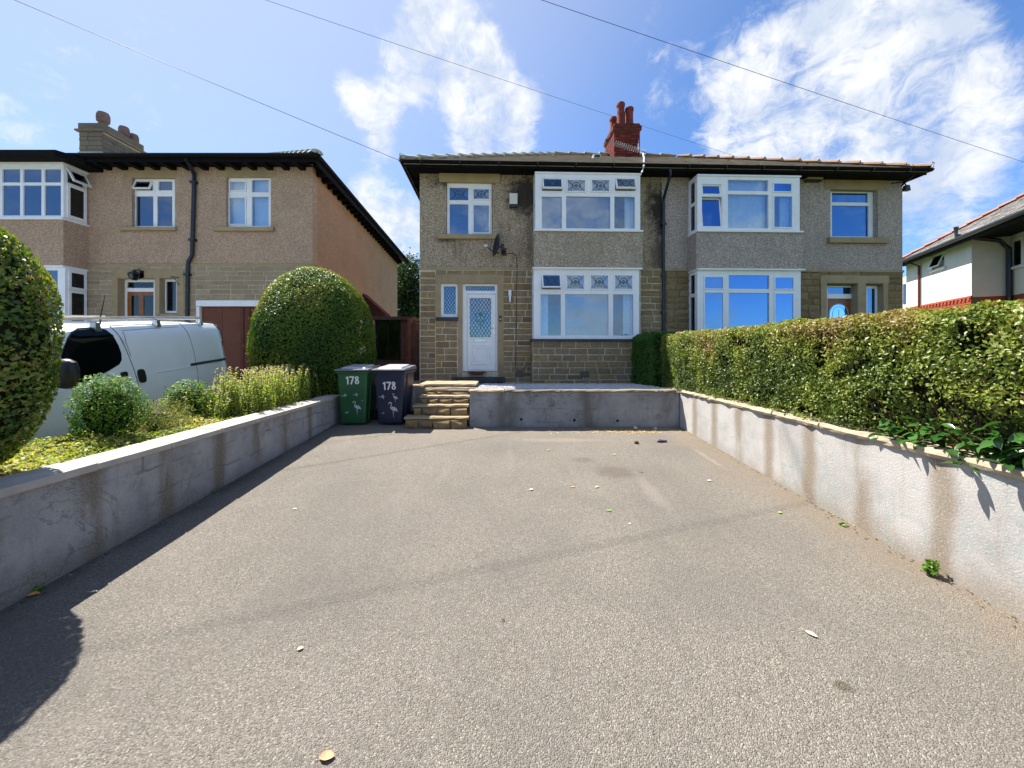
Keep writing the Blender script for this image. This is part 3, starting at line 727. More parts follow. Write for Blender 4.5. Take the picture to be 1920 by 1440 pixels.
q = px_rect(MH, -.30, 875, 697.5, 911, 704); tag(MB().prism([(q[0], -.18, q[3]-.005), (q[0]+.1, -.18, q[1]), (q[2]-.1, -.18, q[1]), (q[2], -.18, q[3]-.005)], (0, .16, 0)).xf(MH).build('door_mat', M_['terracotta']), 'worn red-brown half-round door mat below the white front door', 'door mat')
# --- airbricks
for (x0, y0, x1, y1, v, pr) in ((966.5,696,982,707,0,lw), (1087.5,696,1103.5,707,VB,bpy.data.objects['bay_base'])):
    q = px_rect(MH, v, x0, y0, x1, y1); hs = []
    nx, nz = 6, 4; du, dz = (q[2]-q[0])/nx, (q[3]-q[1])/nz
    for i in range(nx):
        for j in range(nz): hs.append((q[0]+du*(i+.2), q[1]+dz*(j+.2), q[0]+du*(i+.8), q[1]+dz*(j+.8)))
    ab = MB().holes(q, hs, v-.035, v-.005).build('airbrick', M_['weathered'], house)
    MB().box(q[0], v-.0285, q[1]+.004, q[2], v-.0262, q[3]-.004).build('airbrick_void', M_['black'], house)

# --- roof
PIT = R(28.7); RUN = 4.2; ZE = 6.07; VE = -.48; UE = -.28
def roof(root, u_hip, u_party, left, mat, hipmat):
    s = 1 if left else -1
    rise = RUN*math.tan(PIT); c, sn = math.cos(PIT), math.sin(PIT)
    e0 = (u_hip, VE, ZE); e1 = (u_party, VE, ZE); rh = (u_hip + s*RUN, VE+RUN, ZE+rise); rp = (u_party, VE+RUN, ZE+rise); b0 = (u_hip, VE+2*RUN, ZE); b1 = (u_party, VE+2*RUN, ZE)
    t = .07; m = MB()
    top = [e0, e1, rp, rh, b0, b1]; low = [(p[0], p[1], p[2]-t) for p in top]
    fs_ = [(0,1,2,3), (0,3,4), (3,2,5,4)]
    if not left: fs_ = [tuple(reversed(f)) for f in fs_]
    m.add(top + low, fs_ + [tuple(reversed([i+6 for i in f])) for f in fs_] + [(0,6,7,1), (4,10,6,0), (1,7,8,2), (2,8,11,5), (5,11,10,4)])
    rf = m.build('roof', mat, root)
    L = RUN/c; lo, hi = min(u_hip, u_party), max(u_hip, u_party)
    ext = (lambda q: (u_hip + q*c, u_party)) if left else (lambda q: (u_party, u_hip - q*c))
    roof_slope(rf, Vector((0, VE, ZE)), Vector((1,0,0)), Vector((0, c, sn)), L, ext, mat, 5 if left else 6)
    hip_run(rf, Vector(e0)+Vector((s*.02, .02, .0)), Vector(rh), hipmat)
    a, b = ((rh, rp) if left else (rp, rh)); hip_run(rf, a, b, M_['slate'], 'ridge_tile')
    # hip iron at the corner, fascia, gutter, soffit
    MB().tube([(u_hip, VE, ZE+.02), (u_hip-s*.06, VE-.06, ZE+.03), (u_hip-s*.07, VE-.07, ZE+.13), (u_hip-s*.045, VE-.045, ZE+.16)], .010, 6).build('hip_iron', M_['black'], rf)
    x0, x1 = lo, hi
    MB().box(x0, VE+.03, ZSOF-.045, x1, VE+.055, ZE-.03).build('fascia', M_['blackpaint'], root)
    sx = u_hip+.03*s
    MB().box(min(sx, sx+.025*s), VE+.056, ZSOF-.045, max(sx, sx+.025*s), VE+2*RUN-.03, ZE-.03).build('fascia', M_['blackpaint'], root)
    if left: MB().box(x0+.056, VE+.056, ZSOF, u_party-.002, -.001, ZSOF+.02).box(x0+.056, .0, ZSOF, -.001, 7.6, ZSOF+.02).build('soffit', M_['blackpaint'], root)
    else: MB().box(u_party+.002, VE+.056, ZSOF, x1-.056, -.001, ZSOF+.02).box(WN+.001, .0, ZSOF, x1-.056, 7.6, ZSOF+.02).build('soffit', M_['blackpaint'], root)
    def gut(axis, a, b, fixed):                             # half-round gutter
        pr = [( .058*math.cos(t), -.058*math.sin(t)) for t in [math.pi*i/8 for i in range(9)]]; pr += [(.050*math.cos(t), -.050*math.sin(t)) for t in [math.pi*(8-i)/8 for i in range(9)]]
        if axis == 'x': return MB().prism([(a, fixed+p, ZE-.005+h) for p, h in pr], (b-a, 0, 0))
        return MB().prism([(fixed+p, a, ZE-.005+h) for p, h in pr], (0, b-a, 0))
    g1 = gut('x', x0-.06, x1+(.06 if not left else 0), VE-.032).build('gutter', M_['blackpaint'], root, fix=True)
    gut('y', VE-.06, VE+2*RUN, u_hip-s*.032).build('gutter', M_['blackpaint'], root, fix=True)
    n = int((x1-x0)/.9)
    for i in range(n): box('gutter_bracket', M_['black'], (x0+.4+i*.9, VE-.095, ZE-.07, x0+.425+i*.9, VE+.03, ZE-.002), root)
    return rf
roof_l = roof(house, UE, UP, True, M_['slate'], M_['hip_grey'])
roof_r = roof(neigh, WN+.12, 0, False, M_['slate'], M_['hip_brown'])
# rafter feet seen below the gutter on the left side
for i in range(12): box('rafter_end', M_['blackpaint'], (UE+.06, .25+i*.55, ZSOF-.09, -.004, .33+i*.55, ZSOF-.001), house)
# roof vent
q = at(1118, 294, 11.2); q = MH.inverted() @ q; tt = (q.y-VE)*math.tan(PIT)+ZE
MB().prism([(q.x-.11, q.y-.10, tt-.02), (q.x-.11, q.y+.15, tt+.12), (q.x-.11, q.y-.05, tt+.13), (q.x-.11, q.y-.13, tt+.10)], (.22, 0, 0)).build('roof_vent', M_['hip_grey'], roof_l, bevel=.01)
MB().box(q.x-.07, q.y-.125, tt+.02, q.x+.07, q.y-.11, tt+.085).build('vent_opening', M_['black'], roof_l)
# --- chimney (main house, astride the ridge)
VC = 3.1
c0 = P(1152.5, 240, VC); c1 = P(1200, 240, VC); zt = P(1176, 231, VC).z; zb = 7.7
chx = MB().box(c0.x+.012, VC+.012, zb, c1.x-.012, VC+1.05, zt-.05)
chim = chx.build('chimney', M_['mortar_dark'], house)
zc = zt - .24
brick_faces(chim, c0.x, VC, c1.x, VC+1.06, zb+.35, zc, M_['brick'], seed=8)
brick_faces(chim, c0.x-.045, VC-.045, c1.x+.045, VC+1.10, zc, zc+.155, M_['brick'], seed=12)
MB().box(c0.x-.035, VC-.035, zc+.004, c1.x+.035, VC+1.09, zc+.15).build('chimney_course', M_['mortar_dark'], house)
brick_faces(chim, c0.x, VC, c1.x, VC+1.06, zc+.155, zt, M_['brick'], seed=15)
MB().box(c0.x-.01, VC-.02, zb, c1.x+.02, VC-.004, P(0, 283, VC).z).box(c0.x-.035, VC-.02, zb, c0.x-.02, VC+1.1, P(0, 282, VC).z).build('lead_flashing', M_['leadsheet'], chim)
for (px, pyt, pyb, dv, r) in ((1163.8, 194, 232, .16, .125), (1179.8, 203, 232, .20, .13), (1150, 221, 236, .78, .12), (1166, 212, 236, .78, .12)):
    a = P(px, pyb, VC+dv); h = P(px, pyt, VC+dv).z; z0 = zt-.06
    MB().lathe([(r*1.12, z0), (r*1.08, z0+.06), (r, z0+.10), (r*.95, h-.12), (r*1.1, h-.11), (r*1.12, h-.03), (r*.98, h), (r*.75, h), (r*.72, h-.2)], (a.x, VC+dv, 0), 16).build('chimney_pot', M_['pot'], house, smooth=True)
# --- neighbour: walls
PN = lambda x, y, v=0.0: pl(MN, x, y, v)
nu_holes = rects(MN, 0, (1557,355,1646,447)); NBU = px_rect(MN, 0, 1298, 333, 1490, 432); NBL = px_rect(MN, 0, 1298, 511, 1490, 640)
ng_holes = rects(MN, 0, (1549,534,1615,694), (1622,534,1655,600))
MB().holes((.002, ZS+.03, WN, ZSOF), nu_holes + [NBU], 0, .26).build('upper_wall', M_['dash_grey'], neigh)
nlw = MB().holes((.002, ZB, WN, ZS-.03), ng_holes + [NBL], -.008, .26).build('ground_floor_wall', M_['mortar_dark'], neigh)
MB().box(WN-.25, .262, ZB, WN, DEP, ZSOF).box(.002, DEP-.25, ZB, WN-.251, DEP, ZSOF).build('side_wall', M_['dash_grey'], neigh)
floors(neigh, .003, WN-.26, .27, DEP-.26, (.98, ZS+.1, ZSOF-.02))
MB().box(.0, -.035, ZS-.03, NBU[0]+.02, .02, ZS+.032).box(NBU[2]-.02, -.035, ZS-.03, WN+.02, .02, ZS+.032).build('string_course', M_['dressed'], neigh, bevel=.012)
stones(MN, neigh, [(1248,508,1300,724), (1495,512,1536,724), (1536,510,1662,517), (1662,510,1691,724), (1622,608,1662,724)], M_['stone_neigh'], 'rock', (.24,.48), .012, courses=[.17,.15,.16], wall=nlw, seed=5)
dress(MN, neigh, [('lintel', (1537,517.4,1665,531)), ('jamb_stone', (1538,531.4,1548.5,700)), ('jamb_stone', (1607,531.4,1621.6,700)), ('jamb_stone', (1655,531.4,1663,604)), ('window_sill', (1620,600.4,1657,607))])
dress(MN, neigh, [('lintel', (1546,338,1662,354.6))], 'dressed', proud=.012)
dress(MN, neigh, [('window_sill', (1551,447.4,1661,456))], 'dressed', proud=.09)
window(neigh, MN, .13, (1557,355,1637,447), [(1560,362,1628,379,'l'), (1560,386,1629,443,'l')], glass='glass_deep')
nu, NU = window(neigh, MN, VB, (1307.5,333,1499.5,432), [(1318.5,348,1350,363,'t'), (1318.5,371,1352,424,'t'), (1365,338,1440.5,357.5,'f'), (1365,365,1441,427.5,'f'), (1450.5,345,1483,359,'s'), (1451,369,1484.5,426,'sd')], glass='glass_deep')
nl, NL = window(neigh, MN, VB, (1307.5,509,1501.5,640), [(1321,520,1355,541,'s'), (1366.5,516.5,1442.5,541.5,''), (1453,521,1486.5,541.5,'s'), (1321,549,1355,632,'s'), (1366.5,549.5,1442.5,634,''), (1453,551,1486.5,632,'s')], glass='glass_deep')
bay_sides(neigh, NU, 0, PN(0,364,VB).z, PN(0,358,VB).z); bay_sides(neigh, NL, 0, PN(0,549,VB).z, PN(0,542,VB).z)
bay_body(neigh, MN, NU, NL, (1305,435,1504,503), M_['dash_grey'], None, 'dressed', (lambda z: .16, (.24,.46), M_['stone_neigh'], 'rock', .012), ZSOF, .8, True)
# neighbour door and side light
def ndoor():
    R_ = lambda *q: px_rect(MN, .15, *q)
    O = R_(1549.5,534.5,1606.5,694); tl = R_(1552,539,1600,551); leaf = R_(1551.5,560,1600.5,692)
    f = MB().holes(O, [tl, leaf], .15, .21).build('door_frame', M_['upvc'], neigh, bevel=.004, fix=True)
    MB().box(tl[0], .18, tl[1], tl[2], .188, tl[3]).build('pane', M_['glass_deep'], f)
    d = box('front_door', M_['door_brown'], (leaf[0]+.004, .17, leaf[1], leaf[2]-.004, .205, leaf[3]-.004), neigh)
    g_ = R_(1554.5,569,1592,650); cx = (g_[0]+g_[2])/2; rx = (g_[2]-g_[0])/2; za = g_[3]-rx*1.0
    def arch(k, y, dy, mat, nm):
        pts = [(cx-rx*k, y, g_[1]), (cx+rx*k, y, g_[1])] + [(cx+rx*k*math.cos(t), y, za+rx*k*math.sin(t)) for t in [math.pi*i/14 for i in range(15)]]
        MB().prism(pts, (0, dy, 0)).build(nm, mat, d)
    arch(1.0, .169, -.006, M_['etched'], 'arched_light_border'); arch(.9, .162, -.003, M_['glass_deep'], 'arched_light'); 
    pts = [(cx+rx*.62*math.cos(t), .158, za+rx*.7*math.sin(t)) for t in [math.pi*i/10 for i in range(11)]]
    MB().tube([(cx-rx*.62, .158, g_[1]+.1)] + pts[::-1] + [(cx+rx*.62, .158, g_[1]+.1)], .006, 5).tube([(cx, .158, g_[1]+.1), (cx, .158, za+.1)], .006, 5).build('leading', M_['etched'], d)
ndoor()
window(neigh, MN, .13, (1622,534.5,1646.5,600), [(1625,541,1640,594,'s')], glass='glass_deep')
# downpipe on the party line with its swan neck
def pipe_run(M, pts, r, nm, root, mat='pipe', collars=()):
    o = MB().tube([pl(M, x, y, v) for (x, y, v) in pts], r, 10).build(nm, M_[mat], root, smooth=True)
    for (x, y, v) in collars:
        c = pl(M, x, y, v); box('pipe_bracket', M_[mat], (c.x-r*1.5, c.y-r*1.3, c.z-.03, c.x+r*1.5, 0.0, c.z+.03), o)
    return o
pipe_run(MN, [(1257,318,-.47), (1257,327,-.47), (1244.5,372,-.06), (1244,380,-.06), (1243.8,640,-.06), (1243.5,712,-.06)], .036, 'downpipe', neigh, collars=[(1244.2,420,-.06), (1244,516,-.06), (1243.8,585,-.06)])
# ------------------------------------------------------------------ left-hand house
ML = Matrix.Translation(((586-CX)/FPX*10.4, 10.4, 0))
PL = lambda x, y, v=0.0: pl(ML, x, y, v)
lhouse = thing('detached_house', 'pinkish pebbledashed house with integral garage beside the white van', 'house', ML)
ZSL = PL(400, 497).z; ZTL = 6.72; UL = -12.5
BKX, BKY = at(745, 480, 21.6).x - ML.translation.x, 21.6-10.4      # back end of the gable side wall
PIPE_U = PL(160, 400).x
wA = px_rect(ML, 0, 247,333,328,427); wB = px_rect(ML, 0, 424,331,508,427)
VL = -.57
LBU = px_rect(ML, VL, -118, 309, 119, 409); LBL = px_rect(ML, VL, -118, 501, 122, 640)
BX = PL(165, 400).x
MB().holes((UL, ZSL+.03, 0, ZTL), [wA, wB, (LBU[0]+.1, LBU[1], BX-.12, LBU[3]-.1)], 0, .26).build('upper_wall', M_['dash_pink'], lhouse)
dr = px_rect(ML, 0, 222,522,292,720); sw = px_rect(ML, 0, 300,522,333,588); gr = px_rect(ML, 0, 369,563.5,575,722)
llw = MB().holes((UL, -.2, 0, ZSL-.03), [dr, sw, gr, (LBL[0]+.1, LBL[1], BX-.12, LBL[3]-.05)], -.016, .26).build('ground_floor_wall', M_['mortar_left'], lhouse)
# skewed side wall, orange render
w = .25
MB().hexa([(0,0,-.2),(BKX,BKY,-.2),(BKX-w,BKY,-.2),(-w,.262,-.2)][::-1], [(0,0,ZTL),(BKX,BKY,ZTL),(BKX-w,BKY,ZTL),(-w,.262,ZTL)][::-1]).build('side_wall', M_['dash_orange'], lhouse, fix=True)
MB().box(UL, BKY-.2, -.2, BKX-w-.01, BKY, ZTL).box(UL, .263, -.2, UL+.25, BKY-.21, ZTL).build('rear_wall', M_['dash_pink'], lhouse)
floors(lhouse, UL+.26, -1.2, .28, BKY-.3, (.7, ZSL+.1, ZTL-.02))
MB().box(BX, -.04, ZSL-.035, .03, .02, ZSL+.032).build('string_course', M_['dressed'], lhouse, bevel=.012)
for i, q in enumerate([(163,500,213,640), (213,500,345,506), (346,500,368,640), (368,500,575,563), (334,590,346,640), (222,500,223,501)][:5]):
    lay(llw, px_rect(ML, 0, *q), 0, [.125,.118,.13], (.32,.62), M_['stone_left'], 'a', .010, .036, seed=200+i)
lay(llw, px_rect(ML, 0, 575.5,563,585.5,640), 0, [.125], (.2,.3), M_['stone_left'], 'a', .010, .036, seed=207)
dress(ML, lhouse, [('lintel', (212,505.5,346,521.5)), ('jamb_stone', (212,522,222,700)), ('jamb_stone', (292,522,300,700)), ('jamb_stone', (333,522,346,589)), ('window_sill', (298,588.5,336,595))])
dress(ML, lhouse, [('lintel', (232,318,330,333)), ('lintel', (408,315.5,518,331))], proud=.012)
dress(ML, lhouse, [('window_sill', (228,427.3,333,433)), ('window_sill', (404,427.3,515,434))], proud=.09)
window(lhouse, ML, .09, (247.5,333,328,427), [(256,341,284,355,'o'), (297,340,328-5,357,''), (254,368,287.5,424,''), (294.5,368,323,424,'')])
window(lhouse, ML, .09, (424.5,331,508,427), [(432,341,460,357,'sb'), (472,337,503.5,360.5,'b'), (431,371,460,420,'sb'), (472,368.5,503.5,423.5,'b')], glass='glass')
# left bay, two storeys
window(lhouse, ML, VL, (-118,309,119,409), [(x0,y0,x1,y1,'') for (x0,x1) in ((-110,-76),(-70,-36),(-33,-2),(4,37.5),(43,77.5),(83,114)) for (y0,y1) in ((317,342),(347.5,404))], name='window')
window(lhouse, ML, VL, (-118,501,122,640), [(x0,y0,x1,y1,'') for (x0,x1) in ((-110,-76),(-70,-36),(-33,2),(8,42),(48,76),(83,108)) for (y0,y1) in ((507,545),(551,632))], name='window')
def lbay_side(O, trans, opened):
    x1 = BX - .0; x0 = O[2]
    ang = math.atan2(-VL, x1-x0); Lg = math.hypot(x1-x0, VL); T = Matrix.Translation((x0, VL, 0)) @ Matrix.Rotation(ang, 4, 'Z')
    e = Lg - .02
    hs = [(.09, O[1]+.08, e-.06, trans-.035), (.09, trans+.035, e-.06, O[3]-.07)]
    f = MB().holes((.012, O[1], e, O[3]), hs, .0, .06).xf(T).build('window', M_['upvc'], lhouse, fix=True)
    for k, q in enumerate(hs):
        op = Matrix.Identity(4)
        if k == 1 and opened: op = Matrix.Translation((0, -.005, q[3])) @ Matrix.Rotation(R(-27), 4, 'X') @ Matrix.Translation((0, .005, -q[3]))
        sash_ring(q[0]-.02, q[2]+.02, q[1]-.02, q[3]+.02, .06, -.03, -.003).xf(T @ op).build('sash', M_['upvc'], f, fix=True)
        MB().box(q[0], -.02, q[1], q[2], -.013, q[3]).xf(T @ op).build('pane', M_['glass_dark'], f)
    wavy(MB(), .1, O[1], e-.05, trans, .14).xf(T).build('curtain', M_['curtain'], f, smooth='all')
lbay_side(LBU, pl(ML, 150, 350, VL*.5).z, True); lbay_side(LBL, pl(ML, 150, 545, VL*.5).z, False)
m = MB(); zc0, zc1 = LBL[3]+.05, LBU[1]-.045
m.prism([(LBU[0], VL, zc0), (LBU[2], VL, zc0), (BX, -.001, zc0), (LBU[0], -.001, zc0)], (0, 0, zc1-zc0)).build('bay_panel', M_['dash_pink'], lhouse, fix=True)
MB().prism([(LBU[0], VL-.06, zc1+.001), (LBU[2]+.03, VL-.06, zc1+.001), (BX+.05, -.001, zc1+.001), (LBU[0], -.001, zc1+.001)], (0, 0, .043)).build('window_sill', M_['upvc'], lhouse, fix=True)
MB().prism([(LBU[0], VL-.02, LBL[3]+.001), (LBU[2]+.01, VL-.02, LBL[3]+.001), (BX+.02, -.001, LBL[3]+.001), (LBU[0], -.001, LBL[3]+.001)], (0, 0, .045)).build('bay_head', M_['upvc'], lhouse, fix=True)
MB().prism([(LBU[0], VL-.02, LBU[3]+.001), (LBU[2]+.01, VL-.02, LBU[3]+.001), (BX+.02, -.001, LBU[3]+.001), (LBU[0], -.001, LBU[3]+.001)], (0, 0, .06)).build('bay_head', M_['upvc'], lhouse, fix=True)
MB().prism([(UL-.4, VL-.34, LBU[3]+.062), (BX+.18, VL-.34, LBU[3]+.062), (BX+.42, -.46, LBU[3]+.062), (BX+.42, -.001, LBU[3]+.062), (UL-.4, -.001, LBU[3]+.062)], (0, 0, .15)).build('bay_roof', M_['blackpaint'], lhouse, fix=True)
MB().prism([(LBL[0], VL+.02, -.2), (LBL[2], VL+.02, -.2), (BX, -.001, -.2), (LBL[0], -.001, -.2)], (0, 0, LBL[1]+.2)).build('bay_base', M_['dressed'], lhouse, fix=True)
# door and side light
o_ = px_rect(ML, .17, 231,523,292,716)
q1, q2 = px_rect(ML, .17, 238,529,288,540), px_rect(ML, .17, 238,547,288,714)
f = MB().holes(o_, [q1, q2], .17, .23).build('door_frame', M_['upvc'], lhouse, fix=True)
MB().box(q1[0], .2, q1[1], q1[2], .208, q1[3]).build('pane', M_['glass_dark'], f)
g1, g2 = px_rect(ML, .17, 245,554,259,640), px_rect(ML, .17, 268,554,286.5,640)
d = MB().holes(q2, [g1, g2], .185, .225).build('front_door', M_['door_brown'], lhouse, bevel=.004, fix=True)
for q in (g1, g2): MB().box(q[0], .2, q[1], q[2], .208, q[3]).build('pane', M_['glass_dark'], d)
window(lhouse, ML, .15, (305,523,333,587), [(311,528,330,583,'')], glass='glass_dark')
# garage
gq = px_rect(ML, 0, 375,575,570,720); lq = px_rect(ML, 0, 368.5,563.5,575,574.6); pq = px_rect(ML, 0, 368.5,575,374.6,720)
MB().box(lq[0], -.03, lq[1], lq[2], .2, lq[3]).build('garage_lintel', M_['upvc'], lhouse, bevel=.01)
MB().box(pq[0], -.015, pq[1], pq[2], .2, pq[3]-.003).build('garage_post', M_['upvc'], lhouse)
gd = MB().box(gq[0], .08, gq[1], gq[2], .13, gq[3]).build('garage_door', M_['garage_brown'], lhouse)
n = 5; W = (gq[2]-gq[0])/n
bm_ = MB().box(.004, .062, gq[1]+.02, W-.004, .0795, gq[3]-.02).mesh('board'); bm_.materials.append(M_['garage_brown'])
for i in range(n):
    o = bpy.data.objects.new('board', bm_); col.objects.link(o); o.parent = gd; o.location = (gq[0]+i*W, 0, 0)
for x in (452, 464, 560): 
    b_ = PL(x, 640); box('frame_rail', M_['timber_brown'], (b_.x-.045, .035, gq[1], b_.x+.045, .061, gq[3]), gd)
# roof: hipped, 26 degrees
pit = R(25.5); ov = .45; ze = ZTL + .02; run = 4.6
e0 = Vector((UL-.4, -ov, ze)); e1 = Vector((.33, -ov, ze)); bk = Vector((BKX+.5, BKY+.4, ze)); r1 = Vector((.33-run, -ov+run, ze+run*math.tan(pit))); r2 = Vector((BKX+.5-run, BKY+.4-run, ze+run*math.tan(pit))); r0 = Vector((UL-.4, -ov+run, ze+run*math.tan(pit)))
tp = [e0, e1, r1, r0, bk, r2, Vector((UL-.4, BKY+.4, ze))]; k = len(tp); lowp = [p - Vector((0,0,.06)) for p in tp]
fs_ = [(0,1,2,3), (1,4,5,2), (2,5,3), (4,6,5), (6,3,5), (6,0,3)]
lroof = MB().add(tp + lowp, fs_ + [tuple(reversed([i+k for i in q])) for q in fs_] + [(0,7,8,1), (1,8,11,4), (4,11,13,6), (6,13,7,0)]).build('roof', M_['slate'], lhouse, fix=True)
c, sn = math.cos(pit), math.sin(pit)
roof_slope(lroof, Vector((0, -ov, ze)), Vector((1,0,0)), Vector((0, c, sn)), 1.2, lambda q: (UL-.3, .33-q*c), M_['slate'], 9)
hip_run(lroof, e1+Vector((-.02,.02,.0)), r1, M_['hip_grey'])
MB().box(UL-.4, -ov+.02, ze-.17, .33, -ov+.045, ze-.062).build('fascia', M_['blackpaint'], lhouse)
MB().tube([(UL-.4, -ov-.04, ze-.03), (.37, -ov-.04, ze-.03)], .06, 8).build('gutter', M_['blackpaint'], lhouse, smooth=True)
sd = (bk - e1).normalized(); sl_ = (bk-e1).length
MB().tube([e1+Vector((.04,-.02,-.03)), bk+Vector((.04,0,-.03))], .06, 8).build('gutter', M_['blackpaint'], lhouse, smooth=True)
MB().hexa([e1+Vector((-.03,0.05,-.24)), e1+Vector((0,0.05,-.24)), bk+Vector((0,0,-.24)), bk+Vector((-.03,0,-.24))], [e1+Vector((-.03,.05,-.062)), e1+Vector((0,.05,-.062)), bk+Vector((0,0,-.062)), bk+Vector((-.03,0,-.062))]).build('fascia', M_['blackpaint'], lhouse, fix=True)
MB().box(UL-.4, -ov+.046, ze-.105, .0, -.002, ze-.085).build('soffit', M_['blackpaint'], lhouse)
rm = MB().box(-.07, -ov+.05, ze-.20, .07, -.001, ze-.106).mesh('rafter_end'); rm.materials.append(M_['blackpaint'])
for i in range(27):
    x = -.25 - i*.437
    if x < UL: break
    o = bpy.data.objects.new('rafter_end', rm); col.objects.link(o); o.parent = lhouse; o.location = (x, 0, 0)
rm2 = MB().box(0, -.05, -.34, .34, .05, -.10).mesh('rafter_end'); rm2.materials.append(M_['blackpaint'])
nside = 27
for i in range(nside):
    t = (i+.6)/nside; p0 = Vector((BKX*t, BKY*t, ze))
    o = bpy.data.objects.new('rafter_end', rm2); col.objects.link(o); o.parent = lhouse; o.location = p0; o.scale = (.8, 1, .75)
MB().hexa([(0.001,0,ze-.10),(.3,-.02,ze-.10),(BKX+.3,BKY,ze-.10),(BKX+.001,BKY,ze-.10)], [(0.001,0,ze-.09),(.3,-.02,ze-.09),(BKX+.3,BKY,ze-.09),(BKX+.001,BKY,ze-.09)]).build('soffit', M_['blackpaint'], lhouse)
MB().tube([e1+Vector((0,0,.02)), e1+Vector((.03,-.03,.04)), e1+Vector((.03,-.03,.12))], .012, 6).build('hip_iron', M_['black'], lroof)
pipe_run(ML, [(349,296,-.47), (351,301,-.40), (363.5,325,-.06), (364,340,-.06), (360,478,-.06), (353,491,-.06), (352,502,-.06), (350,690,-.06)], .05, 'downpipe', lhouse, collars=[(363.6,342,-.06), (361.5,450,-.06), (352,515,-.06)])
# stone chimney stack behind the ridge, with three pots
VCH = 2.9
a = PL(149, 240, VCH); b = PL(193, 240, VCH); zt = PL(170, 247, VCH).z
lch = MB().box(a.x+.01, VCH+.01, 7.0, b.x-.01, VCH+1.45, zt).build('chimney', M_['mortar_left'], lhouse)
lay(lch, (a.x, 7.1, b.x, zt), VCH, [.17,.15], (.3,.5), M_['weathered'], 'a', .012, .03, seed=301)
for zz in np.arange(7.1, zt-.1, .16):
    u = VCH; r_ = random.Random(int(zz*100))
    while u < VCH+1.4:
        L = min(r_.uniform(.3,.5), VCH+1.46-u)
        MB().box(b.x-.02, u+.006, zz+.006, b.x+.012, u+L-.006, zz+.154).build('stone', M_['weathered'], lch); u += L
MB().box(a.x-.10, VCH-.09, zt+.001, b.x+.09, VCH+1.55, zt+.07).build('chimney_cap', M_['weathered'], lch, bevel=.015)
MB().box(a.x-.03, VCH-.03, zt+.071, b.x+.03, VCH+1.48, zt+.30).build('chimney_cap', M_['weathered'], lch, bevel=.02)
for (px, y0, y1, dv, r) in ((197.5,211,246,.15,.155), (236.5,237.5,262,.95,.14), (254,251.5,274,1.28,.14)):
    p = PL(px-4, y1, VCH+dv); h = PL(px, y0, VCH+dv).z; zb_ = zt+.28
    MB().lathe([(r*.85, zb_), (r*.8, h-.36), (r*1.12, h-.34), (r*1.18, h-.24), (r*1.15, h-.1), (r*.95, h-.02), (r*.6, h), (r*.5, h-.1)], (p.x, VCH+dv, 0), 16).build('chimney_pot', M_['pot_sooty'], lhouse, smooth=True)
MB().box(a.x-.02, VCH-.03, 6.9, b.x+.02, VCH-.003, PL(0, 285, VCH).z).build('lead_flashing', M_['leadsheet'], lch)
# red lean-to roof at the rear
q = [at(690, 566, 15.4), at(722, 592, 15.4)]
iv = ML.inverted()
def loc(v): return iv @ v
tb = loc(at(692, 566, 15.0)); tc_ = loc(at(722, 592, 15.0))
lt = MB().prism([(tb.x-.6, tb.y, tc_.z), (tc_.x, tb.y, tc_.z), (tc_.x, tb.y, tc_.z+.06), (tb.x-.6, tb.y, tb.z+.6)], (0, .7, 0)).build('lean_to_roof', M_['fence_brown'], lhouse, fix=True)
for i in range(9):
    t = i/9; p0 = Vector((tb.x-.6, tb.y-.03, tb.z+.60)).lerp(Vector((tc_.x, tb.y-.03, tc_.z+.06)), t)
    for j in range(2):
        o = MB().box(0, j*.3+.005, 0, .2, j*.3+.295, .03); o.xf(Matrix.Translation(p0) @ Matrix.Rotation(math.atan2(tb.z+.54-tc_.z, tc_.x-tb.x+.6), 4, 'Y')); o.build('tile', M_['brick'], lt)

# ------------------------------------------------------------------ white and red house on the far right
OW = Vector((16.77, 13.85, 0)); TH = math.atan2(-.904, -.428)
MW = Matrix.Translation(OW) @ Matrix.Rotation(TH, 4, 'Z')
PW = lambda x, y, v=0.0: pl(MW, x, y, v)
wh = thing('detached_house', 'white rendered house with red brick lower walls and slate roof behind the hedge', 'house', MW)
ZBD = PW(1822, 557).z; ZEW = 5.72; XF = -4.6; V2 = .95
w1 = px_rect(MW, 0, 1748,471,1772,508)
MB().holes((XF, ZBD, 0, ZEW), [w1], 0, .25).build('upper_wall', M_['white_render'], wh)
MB().box(-.25, .251, ZBD, 0, V2, ZEW).build('return_wall', M_['white_render'], wh)
w2 = px_rect(MW, V2, 1893,444,1917,503)
MB().holes((.0, ZBD, 7.5, ZEW+.25), [w2], V2+.001, V2+.25).build('upper_wall', M_['white_render'], wh)
lw3 = MB().box(XF, .012, -.3, 0-.012, .24, ZBD-.002).build('lower_wall', M_['mortar_dark'], wh)
MB().box(-.24, .245, -.3, -.012, V2, ZBD-.002).box(0, V2+.012, -.3, 7.5, V2+.24, ZBD-.002).build('lower_wall', M_['brick_bright'], wh)
lay(lw3, (XF, ZBD-.75, 0, ZBD-.02), 0, [.075], (.2,.235), M_['brick_bright'], 'brick', .01, .03, 'brick', 401)
for i in range(3): lay(lw3, (V2*0+.02, ZBD-.75, V2, ZBD-.02), 0, [.075], (.2,.235), M_['brick_bright'], 'brick', .01, .03, 'brick', 402, axis='y', x_at=-.03) if i == 0 else None
MB().box(XF, -.045, ZBD-.02, .045, -.001, ZBD+.05).build('brick_band', M_['brick_bright'], wh)
dm = MB().box(-.055, -.045, -.09, .055, -.001, 0).mesh('dentil_brick'); dm.materials.append(M_['brick_bright'])
for i in range(20):
    o = bpy.data.objects.new('dentil_brick', dm); col.objects.link(o); o.parent = wh; o.location = (-.1-i*.23, 0, ZBD-.021)
